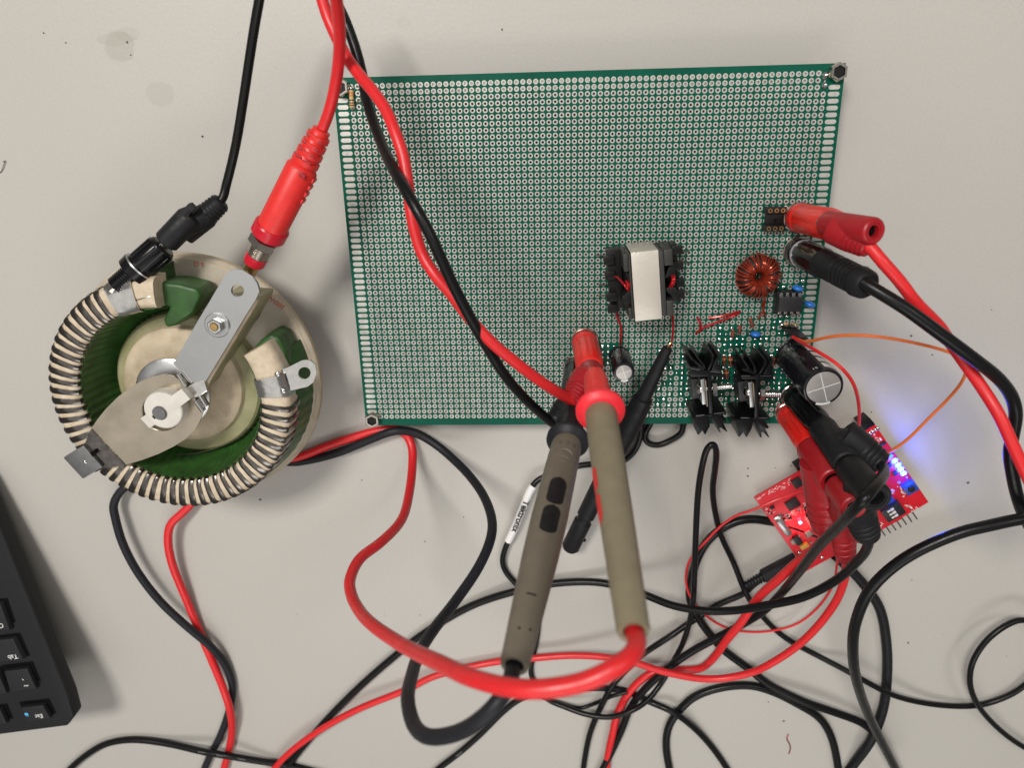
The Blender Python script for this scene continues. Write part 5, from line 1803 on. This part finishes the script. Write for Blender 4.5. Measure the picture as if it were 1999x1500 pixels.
ds = part("dip_switch", MB().box(Vector((c.x, c.y, ZU + 1.5)), uu * 4.6, vu * 3.6, zz * 1.5), M['chip'], up_, bev=.2)
for k in range(3):
    for j, du in enumerate((-.2, 1.5)):
        q = Vector((c.x, c.y, ZU + 3.1)) + vu * (k - 1) * 2.0 + uu * du
        part("slider", MB().box(q, uu * .8, vu * (.62 if j == 0 else .45), zz * .25), M['white'], ds, bev=.1)
sk3 = MB()
for (x0, y0, x1, y1, n_) in ((1690, 850, 1712, 838, 16), (1705, 850, 1720, 870, 14), (1724, 950, 1745, 962, 26), (1765, 985, 1790, 1000, 14), (1752, 945, 1766, 968, 14), (1700, 1000, 1725, 1030, 18)):
    for k in range(n_):
        t = random.random()
        a_, b_ = uxy(x0 + (x1 - x0) * t + random.uniform(-3, 3), y0 + (y1 - y0) * t + random.uniform(-3, 3), ZU)
        if .5 < a_ < WU - .5 and .5 < b_ < LL - .5:
            sk3.box(U(a_, b_) + zz * .03, uu * random.uniform(.15, .5), vu * random.uniform(.1, .3), zz * .02)
part("silkscreen", sk3, M['print'], up_, kind='stuff')
a, b = P(1776, 1001, ZU), P(1794, 990, ZU)
part("lettering", text_mb("v1.0", 2.2, (a + b) / 2, b - a, zz.cross(b - a), lift=.05), M['print'], up_)
for k in range(9):
    p0 = P(1698 + k * 10.4, 1044 - k * 5.4, ZU - .5)
    p1 = P(1707 + k * 10.4, 1057 - k * 5.4, ZU - 1.0)
    if k == 8:
        pass
    d_ = (p1 - p0).normalized()
    q = p0 - d_ * 3
    part("header_pin", MB().box((q + p1) / 2, d_ * (p1 - q).length / 2, d_.cross(zz) * .3, zz * .3), M['pin'], up_)
for k in range(4):
    c = P(1699 + k * 5, 846 - k * 3, ZU + .3)
    part("solder_joint", MB().ball((c.x, c.y, ZU + .25), .8, .8, .6, 9, 6), M['solder'], up_)

# ------------------------------------------------------------------ keyboard
KZ = 33.0
SL = 0.15                                                  # falls away from the raised Esc side
KY0 = P(131, 1419, KZ).y


def kz(p):
    return KZ - (p.y - KY0) * SL


def PK(x, y, h=0.0):
    z = KZ
    for _ in range(8):
        p = P(x, y, z)
        z = kz(p) + h
    return P(x, y, z)


corner = PK(144, 1404)
kx = PK(130, 1420) - PK(-20, 1440)
kx.z = 0
kx.normalize()                                             # towards the Esc end
ky = Vector((0, 0, 1)).cross(kx).normalized()
kb = thing("keyboard", "corner of a black keyboard with Esc, tilde and Tab keys", "keyboard", (corner.x, corner.y, 0))
pol = [PK(133, 1360), PK(144, 1401), PK(131, 1419), PK(-300, 1475), PK(-330, 900), PK(-40, 935), PK(7, 1049)]
n = len(pol)
mb = MB()
vs = pol + [Vector((p.x, p.y, p.z - 8)) for p in pol]
mb.add(vs, [tuple(range(n)), tuple(range(2 * n - 1, n - 1, -1))] + [((i + 1) % n, i, i + n, (i + 1) % n + n) for i in range(n)])
mb.fixn = True
part("case", mb, M['kb'], kb, bev=1.3, seg=3)
part("foot", MB().prism([Vector((corner.x - 60, corner.y + 12, 0)), Vector((corner.x - 40, corner.y + 12, 0)), Vector((corner.x - 40, corner.y + 16, 0)), Vector((corner.x - 60, corner.y + 16, 0))], (0, 0, KZ - 11)), M['kb'], kb, bev=.5)


def keycap(quad, leg, h=2.8):
    """quad: the top face's four picture corners."""
    top = []
    for x, y in quad:
        top.append(PK(x, y, h))
    c = sum(top, Vector()) / 4
    bot = [Vector((p.x, p.y, p.z - h + .3)) + (Vector((p.x, p.y, 0)) - Vector((c.x, c.y, 0))) * .07 for p in top]
    mb = MB()
    mb.add(top + bot, [(0, 1, 2, 3), (7, 6, 5, 4)] + [((i + 1) % 4, i, i + 4, (i + 1) % 4 + 4) for i in range(4)])
    mb.fixn = True
    shade = [Vector((p.x, p.y, p.z - h + .08)) + (Vector((p.x, p.y, 0)) - Vector((c.x, c.y, 0))).normalized() * 2.9 for p in top]
    part("key_gap_shade", MB().add(shade, [(0, 1, 2, 3)]) if (shade[1] - shade[0]).cross(shade[2] - shade[0]).z > 0 else MB().add(shade, [(3, 2, 1, 0)]), M['shade'], kb)  # near-black sheet round each cap paints the shade of the gap
    k = part("key", mb, M['key'], kb, bev=.5, seg=3)
    for (s, x, y, size, mt) in leg:
        p = PK(x, y, h)
        up2 = (top[0] + top[1] - top[2] - top[3])
        nrm = (top[1] - top[0]).cross(top[2] - top[0])
        if nrm.z < 0:
            nrm = -nrm
        nrm.normalize()
        xd = -kx
        xd = (xd - nrm * xd.dot(nrm)).normalized()
        yd = nrm.cross(xd)
        # the plane of the cap
        p = p - nrm * (p - c).dot(nrm)
        part("legend", text_mb(s, size, p, xd, yd, lift=.06, bold=.01), M[mt], k)
    return k, top


keycap([(41, 1383), (83, 1379), (97, 1404), (52, 1411)], [("Esc", 76, 1399, 3.3, 'print')])
keycap([(8, 1312), (52, 1307), (70, 1346), (20, 1353)], [("~", 51.5, 1340, 4.2, 'print'), ("`", 43, 1323, 5.0, 'print')])
keycap([(-75, 1260), (24, 1248), (43, 1288), (-70, 1305)], [("Tab", 25, 1283, 3.6, 'print')])
keycap([(-75, 1190), (0, 1181), (18, 1231), (-70, 1243)], [("Caps", -6, 1223, 3.6, 'print')])
keycap([(-60, 1325), (-5, 1314), (12, 1355), (-50, 1365)], [])
keycap([(-45, 1395), (0, 1388), (12, 1414), (-35, 1421)], [])
c = PK(52, 1395, 2.8)
nrm = Vector((0, SL, 1)).normalized()
lk = MB().box(c + zz * .12, kx * .9, Vector((0, 0, 1)).cross(kx) * .8, zz * .04)
cen = c - Vector((0, 0, 1)).cross(kx) * .9
pts = [cen + zz * .12 + kx * .55 * math.cos(t) - Vector((0, 0, 1)).cross(kx) * .9 * math.sin(t) for t in np.linspace(0, math.pi, 8)]
lk.tube(pts, .14, 6)
part("lock_symbol", lk, M['bluep'], kb)

# ------------------------------------------------------------------ bits on the bench
random.seed(21)
cr = MB()
spots = [(85, 64), (128, 83), (248, 82), (255, 107), (395, 266), (980, 57), (1460, 915), (1460, 930), (1545, 910), (1514, 914), (1779, 656), (1820, 693), (1936, 605), (1701, 805),
         (706, 938), (829, 1058), (750, 1202), (820, 1202), (508, 976), (1890, 943), (1773, 1256), (1780, 1133), (1965, 1282), (1500, 1372), (580, 1200), (1840, 1240), (1530, 1409), (905, 1010)]
for x, y in spots + [(random.uniform(0, 1999), random.uniform(0, 1500)) for _ in range(16)]:
    p = P(x, y, .2)
    s_ = random.uniform(.15, .55) if (x, y) in spots else random.uniform(.07, .16)
    cr.ball(p, s_, s_ * random.uniform(.6, 1.3), s_ * .6, 7, 5, Matrix.Rotation(random.random() * 3, 3, 'Z'))
o = solo("crumbs", cr, M['dust'], "tiny dark crumbs and specks scattered over the bench top", None, (0, 0, 0), kind='stuff')
solo("wire_offcut", MB().tube(smooth(PL([(1539, 1435, .4), (1536, 1444, .5), (1541, 1453, .5), (1543, 1462, .4), (1540, 1473, .4)]), 5), .33, 8), M['copper'],
     "short bent copper wire offcut inside the horseshoe cable", "wire", P(1540, 1455, 0))
solo("hair_fibre", MB().tube(smooth(PL([(0, 338, .2), (5, 330, .5), (8, 320, .6), (11, 314, .4), (6, 316, .3)]), 5), .16, 6), M['dust'],
     "tiny dark curled fibre at the bench's upper corner", "fibre", P(6, 325, 0))
